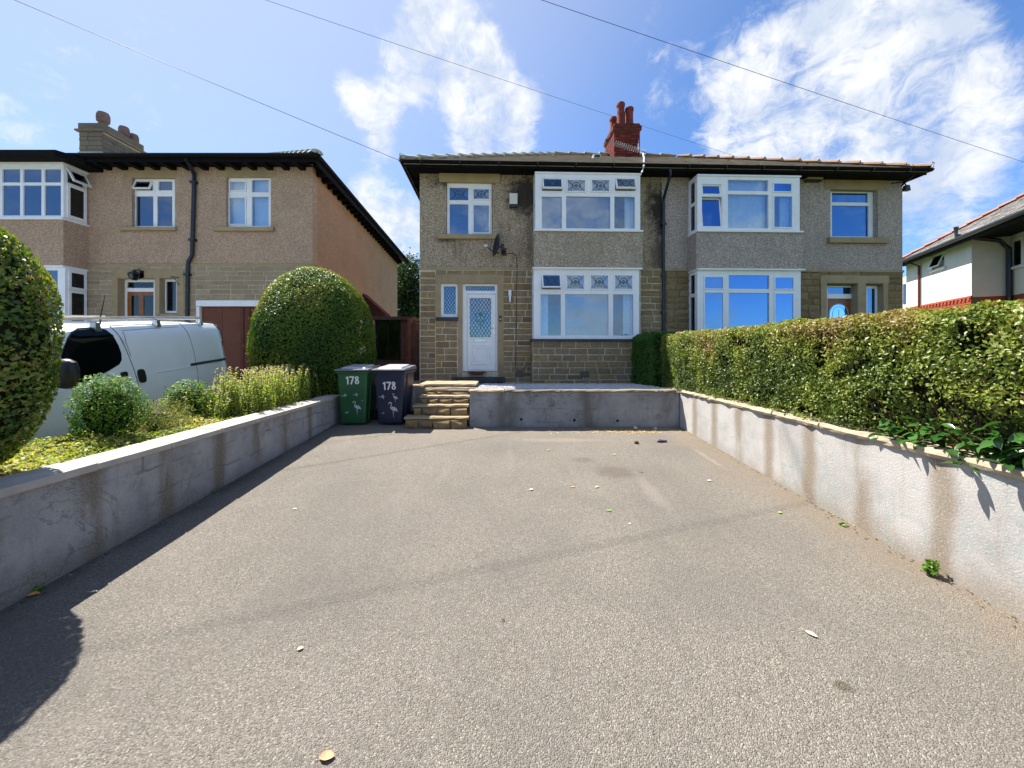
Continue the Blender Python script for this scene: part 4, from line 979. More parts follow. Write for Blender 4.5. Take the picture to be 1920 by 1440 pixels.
window(wh, MW, .06, (1748,471,1772,508), [(1752,476,1769,503,'o')], glass='glass_dark')
MB().box(w1[0]-.08, -.07, w1[1]-.07, w1[2]+.1, .05, w1[1]).build('window_sill', M_['white_render'], wh)
MB().box(w1[0]-.3, -.012, w1[3]+.01, w1[2]+.1, .02, w1[3]+.09).build('lintel', M_['dressed'], wh)
window(wh, MW, V2+.06, (1893,444,1917,503), [(1898,449,1914,499,'')], glass='glass_dark')
MB().box(w2[0]-.12, V2-.08, w2[1]-.08, w2[2]+.3, V2+.05, w2[1]).build('window_sill', M_['white_render'], wh)
dq = px_rect(MW, 0, 1738,584,1786,640)
MB().box(dq[0], -.02, dq[1], dq[2], -.0005, dq[3]).build('door_head', M_['white_render'], wh)
MB().box(dq[0]+.15, -.03, dq[1], dq[2]-.12, -.021, dq[3]-.12).build('dark_opening', M_['black'], wh)
rp = R(33); ovw = .42; tw = .07
E0 = Vector((XF-.35, -ovw, ZEW)); E1 = Vector((7.5, -ovw, ZEW)); rnw = 4.3
T0 = Vector((XF-.35+rnw, -ovw+rnw, ZEW+rnw*math.tan(rp))); T1 = Vector((7.5, -ovw+rnw, ZEW+rnw*math.tan(rp))); K0 = Vector((XF-.35, -ovw+2*rnw, ZEW)); K1 = Vector((7.5, -ovw+2*rnw, ZEW))
tp = [E0, E1, T1, T0, K0, K1]; lo = [p-Vector((0,0,tw)) for p in tp]; fs_ = [(0,1,2,3), (0,3,4), (3,2,5,4)]
wr = MB().add(tp+lo, fs_ + [tuple(reversed([i+6 for i in q])) for q in fs_] + [(0,6,7,1), (4,10,6,0), (1,7,8,2), (2,8,11,5), (5,11,10,4)]).build('roof', M_['slate_lit'], wh, fix=True)
cw, sw_ = math.cos(rp), math.sin(rp)
roof_slope(wr, Vector((0, -ovw, ZEW)), Vector((1,0,0)), Vector((0, cw, sw_)), rnw/cw, lambda q: (XF-.35+q*cw, 7.5), M_['slate_lit'], 10)
hip_run(wr, E0, T0, M_['hip_red']); hip_run(wr, T0, T1, M_['hip_red'], 'ridge_tile')
MB().box(XF-.35, -ovw+.02, ZEW-.22, 7.5, -ovw+.06, ZEW-.02).build('fascia', M_['blackpaint'], wh)
MB().tube([(XF-.4, -ovw-.05, ZEW-.04), (7.5, -ovw-.05, ZEW-.04)], .075, 8).build('gutter', M_['black'], wh, smooth=True)
MB().box(XF-.3, -ovw+.06, ZEW-.06, 7.5, V2, ZEW-.04).build('soffit', M_['blackpaint'], wh)
MB().box(XF, .26, ZBD-3.5, XF+.25, 7, ZEW).build('side_wall', M_['white_render'], wh)
p = PW(1860, 560, V2-.08)
MB().tube([(.12, V2-.09, 1), (.12, V2-.09, ZEW-.5), (.10, V2-.3, ZEW-.2), (.10, -ovw-.02, ZEW+.1), (.10, -ovw-.02, ZEW+.42)], .075, 8).build('soil_pipe', M_['black'], wh, smooth=True)
MB().tube([(-3.35, -.06, 1), (-3.35, -.06, ZEW-.35), (-3.45, -ovw-.05, ZEW-.08)], .045, 8).build('downpipe', M_['timber_brown'], wh, smooth=True)
# far porch bay of the same house, at the edge of the pebbledashed house
xb = XF-.02
MB().box(xb-1.6, .4, 1.0, xb, .6, ZEW-.45).build('rear_wing_wall', M_['white_render'], wh)
MB().box(xb-1.3, .38, ZBD+.35, xb-.25, .399, ZEW-.8).build('rear_window', M_['glass_dark'], wh)

# ------------------------------------------------------------------ garden walls
XL, XR = -3.05, 3.0
def gwall(name, lab, cat, pts, mat):                        # footprint polygon with z from ground to top
    root = thing(name, lab, cat, Matrix.Identity(4)); return root
lwall = thing('garden_wall', 'low grey cement wall with flat concrete coping left of the driveway', 'wall')
MB().hexa([(XL-.24,-3.5,-.6),(XL,-3.5,-.6),(XL,7.05,-.6),(XL-.24,7.05,-.6)], [(XL-.24,-3.5,.80),(XL,-3.5,.80),(XL,7.05,.815),(XL-.24,7.05,.815)]).build('wall_body', M_['wall_left'], lwall)
yy = 2.83 - .62*10
r_ = random.Random(3)
while yy < 7.0:
    L = .622; z0 = .802 + .0014*yy
    y1 = min(yy+L-.010, 7.08); j = [r_.uniform(-.006,.006) for _ in range(6)]
    MB().hexa([(XL-.27+j[0],yy,z0),(XL+.03+j[1],yy,z0),(XL+.03+j[2],y1,z0+.001),(XL-.27+j[3],y1,z0+.001)],
              [(XL-.27+j[0],yy,z0+.052+j[4]),(XL+.03+j[1],yy,z0+.052+j[4]),(XL+.03+j[2],y1,z0+.053+j[4]),(XL-.27+j[3],y1,z0+.053+j[4])]).build('coping_slab', M_['cope_left'], lwall, bevel=.008)
    yy += L
rwall = thing('garden_wall', 'sunlit pale cement wall with rough stone coping right of the driveway', 'wall')
MB().hexa([(XR,-3.5,-.6),(XR+.22,-3.5,-.6),(XR+.22,7.05,-.6),(XR,7.05,-.6)], [(XR,-3.5,.935),(XR+.22,-3.5,.935),(XR+.22,7.05,.955),(XR,7.05,.955)]).build('wall_body', M_['wall_right'], rwall)
def rough_slab(x0, x1, y0, y1, z0, t, seed, edge):
    """riven stone slab; edge: which long side is the broken one (x0 or x1 or y0)"""
    r = random.Random(seed); n = 9; vs_, fs_ = [], []
    along_y = edge in ('x0', 'x1')
    for i in range(n+1):
        f = i/n; e = r.uniform(-.012,.012); e2 = r.uniform(-.012,.012); dz = r.uniform(-.004,.005)
        if along_y:
            y = y0 + (y1-y0)*f; a = x0 + (e if edge == 'x0' else 0); b = x1 + (e if edge == 'x1' else 0)
            ring = [(a+.012, y, z0), (b-.012, y, z0), (b, y, z0+t*.45), (b-.010, y, z0+t+dz), (a+.010, y, z0+t+dz), (a+e2*.7, y, z0+t*.5)]
        else:
            x = x0 + (x1-x0)*f; a = y0 + e; b = y1
            ring = [(x, b-.01, z0), (x, a+.012, z0), (x, a+e2*.7, z0+t*.45), (x, a+.012, z0+t+dz), (x, b-.01, z0+t+dz), (x, b, z0+t*.5)]
        vs_ += ring
    for i in range(n):
        for j in range(6): fs_.append((i*6+j, i*6+(j+1) % 6, (i+1)*6+(j+1) % 6, (i+1)*6+j))
    fs_ += [tuple(range(5, -1, -1)), tuple(range(n*6, n*6+6))]
    return MB().add(vs_, fs_)
yy = -3.5; k = 0
for L in [.85,.7,.95,.8,.62,.86,.7,.92,.75,.66,.9,.8,.7,.9,.8]:
    y1 = min(yy+L, 7.08)
    rough_slab(XR-.032, XR+.27, yy+.006, y1-.006, .936+.002*yy*.8+.006, .055, 40+k, 'x0').build('coping_stone', M_['cope_right'], rwall, fix=True)
    yy += L; k += 1
    if yy > 7.05: break
bwall = thing('retaining_wall', 'stained grey cement retaining wall across the head of the driveway', 'wall')
YW = 6.65; sx1 = -.64
hs = [(x-.022, z-.022, x+.022, z+.022) for (x, z) in [((px-CX)/FPX*YW, EYE.z+(HY-py)/FPX*YW) for (px, py) in ((977.5,786.5), (1077,788), (1158,789))]]
MB().holes((sx1, .1, XR-.012, .955), hs, YW, YW+.22).build('wall_body', M_['wall_back'], bwall)
for h in hs: MB().box(h[0]-.01, YW+.12, h[1]-.01, h[2]+.01, YW+.18, h[3]+.01).build('weep_hole', M_['black'], bwall)
xx = sx1-.02; k = 0
for L in [.62,.95,.75,.9,.4]:
    x1 = min(xx+L, XR-.06)
    if x1 - xx < .08: break
    rough_slab(xx+.005, x1-.005, YW-.03, YW+.25, .957, .034, 70+k, 'y0').build('coping_stone', M_['tread'] if k < 1 else M_['weathered'], bwall, fix=True); xx += L; k += 1
b2 = thing('retaining_wall', 'short pale blockwork wall behind the bins, left of the steps', 'wall')
MB().box(-3.0, 7.42, .1, -1.66, 7.62, .955).build('wall_body', M_['wall_right'], b2)
rough_slab(-3.0, -1.60, 7.36, 7.64, .957, .055, 90, 'y0').build('coping_stone', M_['tread'], b2, fix=True)
# ------------------------------------------------------------------ steps
st = thing('stone_steps', 'five worn sandstone steps up from the driveway beside the dark blue bin', 'steps')
def step(x0, x1, Y, z_lo, z_hi, back, seed, nseg):
    r = random.Random(seed)
    bs = MB().box(x0+.03, Y+.04, z_lo-.25, x1-.03, back, z_hi-.047).build('riser', M_['mortar_dark'], st)
    lay(bs, (x0+.02, z_lo-.02, x1-.02, z_hi-.043), Y+.022, [1.0], ((x1-x0)/nseg*.8, (x1-x0)/nseg*1.2), M_['step'], 'rock', .010, .06, 'riser_stone', seed)
    rough_slab(x0, x1, Y-.005, back, z_hi-.040, .040, seed+3, 'y0').build('tread', M_['tread'], st, fix=True)
step(-1.75, -.655, 6.545, .36, .54, 6.86, 501, 4)
step(-1.66, -.68, 6.78, .54, .71, 7.10, 502, 4)
step(-1.60, -.672, 7.03, .71, .845, 7.34, 503, 4)
step(-1.55, -.70, 7.27, .845, .945, 7.60, 504, 3)
step(-1.72, -.60, 7.52, .945, 1.02, 8.3, 505, 3)

# ------------------------------------------------------------------ gravel on the terrace
r_ = random.Random(21); peb = MB(); 
for i in range(6500):
    x = r_.uniform(-.55, 2.95); y = r_.uniform(6.92, 8.95); z = .985 - .045*(y-6.9); s = r_.uniform(.012,.028)
    a = r_.uniform(0, 6.3); ca, sa = math.cos(a)*s, math.sin(a)*s*.7; h = s*r_.uniform(.6,1.1)
    q = [(x+ca, y+sa, z), (x-sa, y+ca, z), (x-ca, y-sa, z), (x+sa, y-ca, z)]
    peb.add(q + [(x+r_.uniform(-.3,.3)*s, y, z+h)], [(0,1,4),(1,2,4),(2,3,4),(3,0,4)])
tag(peb.build('gravel', M_['gravel']), 'pale gravel spread along the terrace under the bay window', kind='stuff')
# ------------------------------------------------------------------ fittings on the house fronts
q = px_rect(MH, 0, 955,364.5,970,390)
t = thing('alarm_box', 'cream alarm box on the brown pebbledash above the satellite dish', 'alarm box', MH @ Matrix.Translation((q[0], 0, q[1])))
w, h = q[2]-q[0], q[3]-q[1]
MB().box(0, -.085, h*.21, w, -.004, h).build('cover', M_['cream'], t, bevel=.012)
MB().box(.004, -.075, 0, w-.004, -.004, h*.205).build('strobe', M_['black'], t, bevel=.01)
q = px_rect(MN, 0, 1506,328.5,1535,341)
t = thing('alarm_box', 'weathered yellowish box under the eaves of the grey house', 'alarm box', MN @ Matrix.Translation((q[0], 0, q[1])))
MB().box(0, -.14, .012, q[2]-q[0], -.004, q[3]-q[1]).build('cover', M_['dressed_yellow'], t, bevel=.01)
MB().box(.01, -.13, -.02, q[2]-q[0]-.01, -.004, .011).build('base', M_['black'], t)
# satellite dish, seen nearly edge-on
dc = P(935.5, 461, -.32); T = MH @ Matrix.Translation(dc)
t = thing('satellite_dish', 'dark grey satellite dish seen edge-on below the small upstairs window', 'satellite dish', T)
n = 20; vs_, fs_ = [(0,0,0)], []
for k in range(1, 5):
    for j in range(n):
        a = 2*math.pi*j/n; r = k/4; vs_.append((-.075*r*r, .30*r*math.cos(a), .27*r*math.sin(a)))
fs_ = [(0, 1+j, 1+(j+1) % n) for j in range(n)] + [(1+k*n+j, 1+k*n+(j+1) % n, 1+(k+1)*n+(j+1) % n, 1+(k+1)*n+j)[::-1] for k in range(3) for j in range(n)]
rot = Matrix.Rotation(R(13), 4, 'Z') @ Matrix.Rotation(R(8), 4, 'Y')
o = MB().add(vs_, fs_).xf(rot).build('dish', M_['pipe'], t, smooth='all'); sd_ = o.modifiers.new('solid', 'SOLIDIFY'); sd_.thickness = .008
MB().tube([(.0, -.05, -.20), (-.16, -.03, -.14), (-.28, 0, -.03)], .012, 6).build('arm', M_['black'], t)
MB().lathe([(.03, 0), (.035, .03), (.035, .08), (.02, .10)], (0, 0, 0), 10, 'X').xf(Matrix.Translation((-.36, 0, .0))).build('receiver', M_['cream'], t, smooth=True)
MB().tube([(.02, 0, -.02), (.11, .05, -.06), (.13, .31, -.06)], .022, 8).box(.04, -.02, -.09, .12, .10, .05).box(.07, .295, -.15, .19, .318, .03).build('bracket', M_['black'], t)
cb = [P(x, y, v) for (x, y, v) in ((942,472,-.06), (948,475.5,-.015), (962,475,-.012), (968,480,-.012), (969.5,500,-.05), (969,530,-.03), (968,600,-.03), (967.3,670,-.03), (966.5,690,-.03), (972,695,-.03), (981,694,-.03), (985.5,687,-.03))]
tag(MB().tube([MH @ c for c in cb], .007, 6).build('cable', M_['black']), 'thin black cable running down from the satellite dish past the wall lamp', 'cable')
# wall light, doorbell, plaque, flood lamp
q = P(956.3, 567, -.09)
t = thing('wall_lamp', 'slim white and steel cylinder lamp on the stone beside the white door', 'lamp', MH @ Matrix.Translation(q))
MB().lathe([(.030, 0), (.032, .01), (.032, .16)], n=14).build('lamp_body', M_['steel'], t, smooth=True)
MB().lathe([(.038, .161), (.040, .17), (.040, .29), (.032, .305)], n=14).build('lamp_shade', M_['upvc'], t, smooth=True)
MB().box(-.03, .03, .04, .03, .075, .16).build('back_plate', M_['steel'], t)
q = px_rect(MH, -.03, 936.3,592,940,602.5)
t = thing('doorbell', 'small dark doorbell on the right jamb of the white door', 'doorbell', MH @ Matrix.Translation((q[0], -.032, q[1])))
MB().box(0, -.022, 0, q[2]-q[0], -.0005, q[3]-q[1]).build('case', M_['black'], t, bevel=.004)
MB().lathe([(.013, 0), (.013, -.006)], ((q[2]-q[0])/2, -.023, (q[3]-q[1])*.35), 12, 'Y').build('button', M_['steel'], t)
q = px_rect(MN, 0, 1537,600,1546,607)
t = thing('number_plaque', 'small dark house plaque left of the brown arched-light door', 'plaque', MN @ Matrix.Translation((q[0], -.032, q[1])))
MB().box(0, -.012, 0, q[2]-q[0], -.0005, q[3]-q[1]).build('plate', M_['black'], t, bevel=.002)
q = PL(252, 516, -.12)
t = thing('porch_lantern', 'black lantern lamp over the brown door of the pinkish house', 'lamp', ML @ Matrix.Translation(q))
MB().lathe([(.05, -.12), (.10, -.10), (.13, .02)], n=6).build('lamp_shade', M_['glass_dark'], t)
MB().lathe([(.15, .021), (.13, .05), (.05, .10), (.02, .15)], n=6).build('lamp_cap', M_['black'], t)
m = MB()
for j in range(6):
    a = 2*math.pi*j/6; m.tube([(.105*math.cos(a), .105*math.sin(a), -.10), (.137*math.cos(a), .137*math.sin(a), .02)], .010, 4)
m.lathe([(.06, -.135), (.06, -.121)], n=6).build('lamp_frame', M_['black'], t)
MB().tube([(0, 0, .13), (.08, .04, .16), (.12, .11, .06)], .018, 6).box(.06, .09, -.06, .17, .115, .14).build('bracket', M_['black'], t)
q = PL(336, 528, -.02)
t = thing('hanging_bracket', 'black iron hanging bracket beside the small side window', 'bracket', ML @ Matrix.Translation(q))
MB().tube([(0, 0, .12), (0, 0, -.14)], .012, 5).tube([(0, 0, .10), (-.01, -.22, .10), (-.01, -.25, .05)], .010, 5).tube([(0, 0, -.10), (0, -.18, .09)], .008, 5).build('iron_arm', M_['black'], t)
q = PN(1699.5, 352, -.3)
t = thing('flood_lamp', 'small dark flood lamp below the right end of the eaves', 'lamp', MN @ Matrix.Translation(q))
MB().hexa([(-.07,-.05,-.08),(.07,-.05,-.08),(.07,.05,-.08),(-.07,.05,-.08)], [(-.05,-.04,.06),(.05,-.04,.06),(.05,.04,.06),(-.05,.04,.06)]).build('lamp_head', M_['black'], t, bevel=.01)
MB().tube([(0, 0, .06), (-.03, .05, .16), (-.12, .26, .22)], .015, 6).build('lamp_arm', M_['black'], t)
m = MB(); 
for (x0, y0, x1, y1) in ((1690,349,1716,326), (1692,340,1722,322)): m.tube([PN(x0, y0, -.05), PN(x1, y1, -.35)], .022, 5)
m.build('eaves_bracket', M_['black'], neigh)
# tv aerial on the chimney
VA = 2.2
a0, a1 = P(1138, 264, VA), P(1211, 286, VA)
t = thing('tv_aerial', 'long metal television aerial in front of the red brick chimney', 'aerial', MH)
MB().tube([a0, a1], .014, 6).build('boom', M_['aerial_metal'], t)
for i in range(15):
    p = a0.lerp(a1, .22 + .75*i/14); e = Vector((.035, .0, .085))*(1 if i % 2 else .9)
    MB().tube([p-e, p+e], .005, 5).build('element', M_['aerial_metal'], t)
p = a0; MB().lathe([(.05, -.05), (.05, .05)], tuple(p), 8, 'X').build('end_cap', M_['black'], t)
MB().tube([P(1200, 284, VA), P(1205.5, 287, VA), P(1207.5, 296, VA-.6), P(1207, 312, -.75), P(1203.5, 323, -.72)], .022, 7).build('cable_loop', M_['upvc'], t, smooth=True)
MB().tube([P(1197, 283, VA), P(1197, 262, VC-.06)], .018, 6).build('mast', M_['metal'], t)
# ------------------------------------------------------------------ overhead wires
def wire(p, q, sag, lab, r=.012):
    p, q = Vector(p), Vector(q); n = 28
    pts = [p.lerp(q, i/n) - Vector((0, 0, sag*4*(i/n)*(1-i/n))) for i in range(n+1)]
    tag(MB().tube(pts, r, 5).build('overhead_wire', M_['black']), lab, 'wire', 'overhead wires crossing the sky')
H1 = at(754, 303, 8.75); wire((-26.2, -.2, 13.0), H1, .15, 'overhead wire ending at the left eaves of the brown house', .0055)
H2 = at(1420, 306, 22); wire((-30, -.4, 11.8), H2, .2, 'overhead wire passing behind the red brick chimney', .006)
H3 = at(1990, 327, 13); wire((-30, -.4, 11.9), H3, .2, 'overhead wire crossing the large cloud towards the white house', .0058)

# ------------------------------------------------------------------ shed and side gate
YS = 11.0
def S(x, y, Y=YS): return at(x, y, Y)
a, b = S(702, 700), S(772, 600)
t = thing('garden_shed', 'brown timber shed with dark window between the two houses', 'shed', Vector((a.x, YS, .85)))
w = b.x - a.x; h = b.z - .85
wq = (S(708, 671).x - a.x, S(708, 671).z-.85, S(747.5, 601).x - a.x, S(747, 601).z-.85)
MB().holes((0, 0, w-.02, h), [wq], .02, .05).build('front_frame', M_['fence_brown'], t)
z = 0; i = 0
while z < h-.01:
    z1 = min(z+.115, h)
    for (x0, x1) in ([(0, wq[0]-.05), (wq[2]+.05, w)] if (z1 > wq[1]-.05 and z < wq[3]) else [(0, w)]):
        if x1-x0 > .03: MB().add([(x0,.019,z),(x1,.019,z),(x1,.0,z+.005),(x0,0,z+.005),(x0,.012,z1-.004),(x1,.012,z1-.004),(x1,.019,z1-.003),(x0,.019,z1-.003)], [(0,3,2,1),(3,4,5,2),(4,7,6,5),(0,7,4,3),(1,2,5,6)]).build('board', M_['fence_brown'], t)
    z = z1; i += 1
MB().holes((wq[0]-.05, wq[1]-.05, wq[2]+.05, wq[3]+.05), [(wq[0], wq[1], (wq[0]+wq[2])/2-.02, wq[3]), ((wq[0]+wq[2])/2+.02, wq[1], wq[2], wq[3])], -.01, .03).build('window', M_['blackpaint'], t)
MB().box(wq[0], .012, wq[1], wq[2], .018, wq[3]).build('pane', M_['glass'], t)
MB().box(0, .051, 0, .04, 2.0, h).box(w-.06, .051, 0, w-.02, 2.0, h).box(.04, 1.96, 0, w-.06, 2.0, h).build('side_wall', M_['fence_brown'], t)
MB().hexa([(-.08,-.12,h+.001),(w+.05,-.12,h+.001),(w+.05,2.1,h+.001),(-.08,2.1,h+.001)], [(-.08,-.12,h+.09),(w+.05,-.12,h+.09),(w+.05,2.1,h+.14),(-.08,2.1,h+.14)]).build('roof', M_['fence_brown'], t)
YG = 9.95
a, b = at(771, 722, YG), at(787, 604, YG)
t = thing('garden_gate', 'narrow red-brown boarded side gate against the corner of the brown house', 'gate', Vector((a.x, YG, .86)))
h = b.z-.86; w = b.x-a.x
MB().box(-.09, -.02, 0, 0, .07, h+.10).build('post', M_['timber_brown'], t)
for i in range(3): MB().box(w*i/3+.004, 0, .03, w*(i+1)/3-.004, .022, h-.03*i).build('board', M_['fence_brown'], t)
MB().box(0, .0225, h*.25, w, .05, h*.25+.09).box(0, .0225, h*.75, w, .05, h*.75+.09).build('rail', M_['fence_brown'], t)
# ------------------------------------------------------------------ white van on the neighbouring drive
rear = Vector((-5.27, 7.40, .25)); thv = math.atan2(.988, -.15)
MV = Matrix.Translation(rear) @ Matrix.Rotation(thv, 4, 'Z') @ Matrix.Rotation(-.088, 4, 'Y')
van = thing('parked_van', 'white panel van with roof rack parked on the neighbouring drive', 'van', MV)
PV = lambda x, y, v=0.0: pl(MV, x, y, v)
LEN = 4.78; HWD = .95
def roof_z(x):                                              # x from 0 (rear) to -LEN (nose)
    t = -x
    pts = [(0, 1.91), (.1, 1.94), (.6, 1.955), (2.2, 1.95), (3.0, 1.91), (3.35, 1.83), (3.75, 1.52), (4.1, 1.22), (4.4, 1.08), (4.65, .92), (4.78, .70)]
    for (p, a), (q, b) in zip(pts, pts[1:]):
        if p <= t <= q: return a + (b-a)*(t-p)/(q-p)
    return pts[-1][1] if t > 1 else pts[0][1]
def inset(x, z):                                            # how far the side leans in from full width
    t = -x; e = 0
    e += .05*max(0, (.2-t)/.2)**2 + (.28*((t-4.0)/.78)**2 if t > 4.0 else 0)
    e += .11*max(0, z-1.08)/.85 + .05*max(0, .5-z)
    if z > 1.74: e += 1.6*(z-1.74)**2
    return e
st_x = [0, -.04, -.15, -.4, -.8, -1.3, -1.9, -2.4, -2.8, -3.1, -3.35, -3.6, -3.85, -4.1, -4.3, -4.5, -4.68, -4.78]
zs_f = [0, .12, .3, .5, .64, .76, .86, .93, .97, 1.0]
m = MB(); rings = []
for x in st_x:
    zt_ = roof_z(x); z0 = .28; ring = []
    for f_ in zs_f: z = z0+(zt_-z0)*f_; ring.append((x, inset(x, z), z))
    top_in = ring[-1][1]
    for k in (.35, .7, 1.0): ring.append((x, top_in + (HWD-top_in)*k, zt_+.03*math.sin(k*math.pi/2)))
    full = ring + [(p[0], 2*HWD-p[1], p[2]) for p in ring[-2::-1]]; rings.append(full)
k = len(rings[0])
m.add([p for rg in rings for p in rg], [(i*k+j, (i+1)*k+j, (i+1)*k+j+1, i*k+j+1) for i in range(len(rings)-1) for j in range(k-1)] + [tuple(range(k)), tuple(range(len(rings)*k-1, (len(rings)-1)*k-1, -1))] + [(i*k, i*k+k-1, (i+1)*k+k-1, (i+1)*k) for i in range(len(rings)-1)])
body = m.build('body', M_['van_white'], van, smooth=True, fix=True)
body.data.set_sharp_from_angle(angle=R(50))
def vsurf(pts, off): return [(x, inset(x, z)-off, z) for x, z in pts]
def vpanel(pts, off, thick, nm, mat):
    n = len(pts); cx_ = sum(x for x, z in pts)/n; cz_ = sum(z for x, z in pts)/n; K = 6; vs_ = []
    for k in range(K): f = 1-k/K; vs_ += vsurf([(cx_+(x-cx_)*f, cz_+(z-cz_)*f) for x, z in pts], off)
    vs_ += vsurf([(cx_, cz_)], off); b0 = len(vs_); vs_ += [(a, b+thick, c) for a, b, c in vs_[:n]]
    fs_ = [(k*n+i, k*n+(i+1) % n, (k+1)*n+(i+1) % n, (k+1)*n+i) for k in range(K-1) for i in range(n)] + [((K-1)*n+i, (K-1)*n+(i+1) % n, K*n) for i in range(n)] + [(i, b0+i, b0+(i+1) % n, (i+1) % n) for i in range(n)]
    return MB().add(vs_, fs_).build(nm, mat, van, smooth=True, fix=True)
def vline(pxs, w, nm, mat, off=.003, par=None):
    pts = [PV(x, y, .03) for x, y in pxs]; pts2 = []
    for p, q in zip(pts, pts[1:]):
        for i in range(5): s = p.lerp(q, i/5); pts2.append(s)
    pts2.append(pts[-1])
    return MB().tube([(s.x, inset(s.x, s.z)-off+w*.6, s.z) for s in pts2], w, 6).build(nm, mat, van)
# side window of the cab
wpx = [(112,690),(117,670),(126,651),(138,635),(152,624),(168,617.5),(188,616),(205,616.5),(214,620),(220,630),(224,648),(227,662),(226,674),(221,682),(200,694),(175,706),(150,716),(132,719),(117,714)]
wz = [(lambda s: (s.x, s.z))(PV(x, y, .06)) for x, y in wpx]
vpanel(wz, .006, .02, 'side_window', M_['glass_tint'])
ins = [(x, z) for x, z in wz]; cxw = sum(x for x, z in ins)/len(ins); czw = sum(z for x, z in ins)/len(ins)
rim = [(cxw+(x-cxw)*1.035, czw+(z-czw)*1.05) for x, z in ins]
pr, pi_ = vsurf(rim, .003), vsurf(ins, .0035); n = len(pr)
MB().add(pr+pi_, [(i, (i+1) % n, n+(i+1) % n, n+i) for i in range(n)]).build('window_seal', M_['black'], van)
vpanel([(cxw+(x-cxw)*.98, czw+(z-czw)*.97) for x, z in ins], -.02, .01, 'cab_interior', M_['black'])
seam = plain('panel_gap', (.10, .11, .12), .6)
vline([(232,612),(238,635),(246,665),(252,690),(256,715),(258,745)], .006, 'door_gap', seam)
vline([(233,611),(300,608.5),(360,606),(416,604)], .006, 'roof_gap', seam)
vline([(358,606),(362,630),(366,655),(368,690),(368,740)], .004, 'door_gap', seam)
vline([(247,622),(245,640),(250,668)], .003, 'panel_crease', seam); vline([(247,620),(300,616),(350,613)], .003, 'panel_crease', seam)
vline([(100,740),(150,722),(190,712),(220,700)], .006, 'body_crease', M_['van_white'], .006)
vline([(290,699),(330,692),(355,688)], .010, 'body_crease', M_['van_white'], .008)
vline([(357,684),(380,680),(405,676),(433,671)], .024, 'slide_rail', M_['black'], .012)
for (x0, y0, x1, y1) in ((228.5,696,240,708), (260,691,272,719)):
    a, b = PV(x0, y1, .02), PV(x1, y0, .02); xa, xb = sorted((a.x, b.x)); c_, hh, ww = (a.z+b.z)/2, abs(b.z-a.z)/2, (xb-xa)/2; xm = (xa+xb)/2
    vpanel([(xm+ww*(abs(math.cos(t))**.6*math.copysign(1, math.cos(t))), c_+hh*(abs(math.sin(t))**.6*math.copysign(1, math.sin(t)))) for t in [2*math.pi*i/14 for i in range(14)]], .014, .02, 'door_handle', M_['black'])
# mirror
mc = PV(124, 702, -.16)
mm = MB(); 
for i in range(7):
    for j in range(10): pass
mb2 = MB().lathe([(.02, -.17), (.085, -.15), (.115, -.05), (.12, .05), (.10, .14), (.05, .175), (.01, .18)], (0, 0, 0), 14)
mb2.v = [(x*.65, y*.95, z*.9) for x, y, z in mb2.v]; mb2.xf(Matrix.Translation(mc)); mir = mb2.build('wing_mirror', M_['black'], van, smooth=True)
MB().tube([mc+Vector((0,.05,-.10)), mc+Vector((-.02,.2,-.12))], .035, 6).build('mirror_arm', M_['black'], mir)
# rear: dark corner lamp, bumper, wheels, rack, aerial
MB().hexa([(.0,.16,.30),(.05,.16,.30),(.05,2*HWD-.16,.30),(.0,2*HWD-.16,.30)], [(.0,.2,.62),(.05,.2,.62),(.05,2*HWD-.2,.62),(.0,2*HWD-.2,.62)]).build('bumper', M_['black'], van, bevel=.02)
MB().prism(vsurf([(-.005,.75),(-.10,.75),(-.09,1.3),(-.075,1.62),(-.005,1.6)], .004), (0, .03, 0)).build('tail_light', M_['pot'], van)
vline([(417,606),(424,622),(431,650),(436,680),(438,700)], .012, 'rear_gap', M_['black'])
MB().tube([(.02,.35,1.75),(.03,.35,.9)], .012, 5).build('rear_hinge', M_['black'], van)
MB().prism([(-3.40,.12,1.80),(-3.97,.11,1.34),(-3.97,2*HWD-.11,1.34),(-3.40,2*HWD-.12,1.80)], (-.02, 0, .012)).xf(Matrix.Translation((-.03, 0, .02))).build('windscreen', M_['glass_tint'], van)
for x in (-.93, -3.95):
    for s in (0, 1):
        y = .12 if s == 0 else 2*HWD-.12
        wl = MB().lathe([(.20,-.1),(.30,-.11),(.325,-.06),(.325,.06),(.30,.11),(.20,.1)], (x, y, .325), 24, 'Y').build('wheel', M_['rubber'], van, smooth=True)
        MB().lathe([(.03,-.115),(.19,-.105),(.205,-.06),(.205,.06),(.19,.105),(.03,.115)], (x, y, .325), 18, 'Y').build('rim', M_['metal'], wl, smooth=True)
for (x, h_) in ((-.55, .12), (-1.55, .14), (-2.55, .13)):
    zr = roof_z(x)
    MB().tube([(x, .16, zr+.075), (x, 2*HWD-.16, zr+.075)], .018, 6).build('roof_bar', M_['metal'], van)
    for y in (.17, 2*HWD-.17): MB().hexa([(x-.04,y-.04,zr-.03),(x+.04,y-.04,zr-.03),(x+.04,y+.04,zr-.03),(x-.04,y+.04,zr-.03)], [(x-.03,y-.03,zr+.075),(x+.03,y-.03,zr+.075),(x+.03,y+.03,zr+.075),(x-.03,y+.03,zr+.075)]).build('bar_foot', M_['metal'], van)
for y in (.22, 2*HWD-.22): MB().tube([(-.45, y, 2.06), (-1.8, y, 2.07), (-3.2, y, 2.05)], .018, 6).build('rack_rail', M_['cope_left'], van)
ab = PV(186, 601, .6); MB().tube([ab+Vector((0,0,-.12)), ab+Vector((.02,0,.04)), PV(197, 553, .6)], [.012,.009,.004], 5).build('aerial', M_['black'], van)

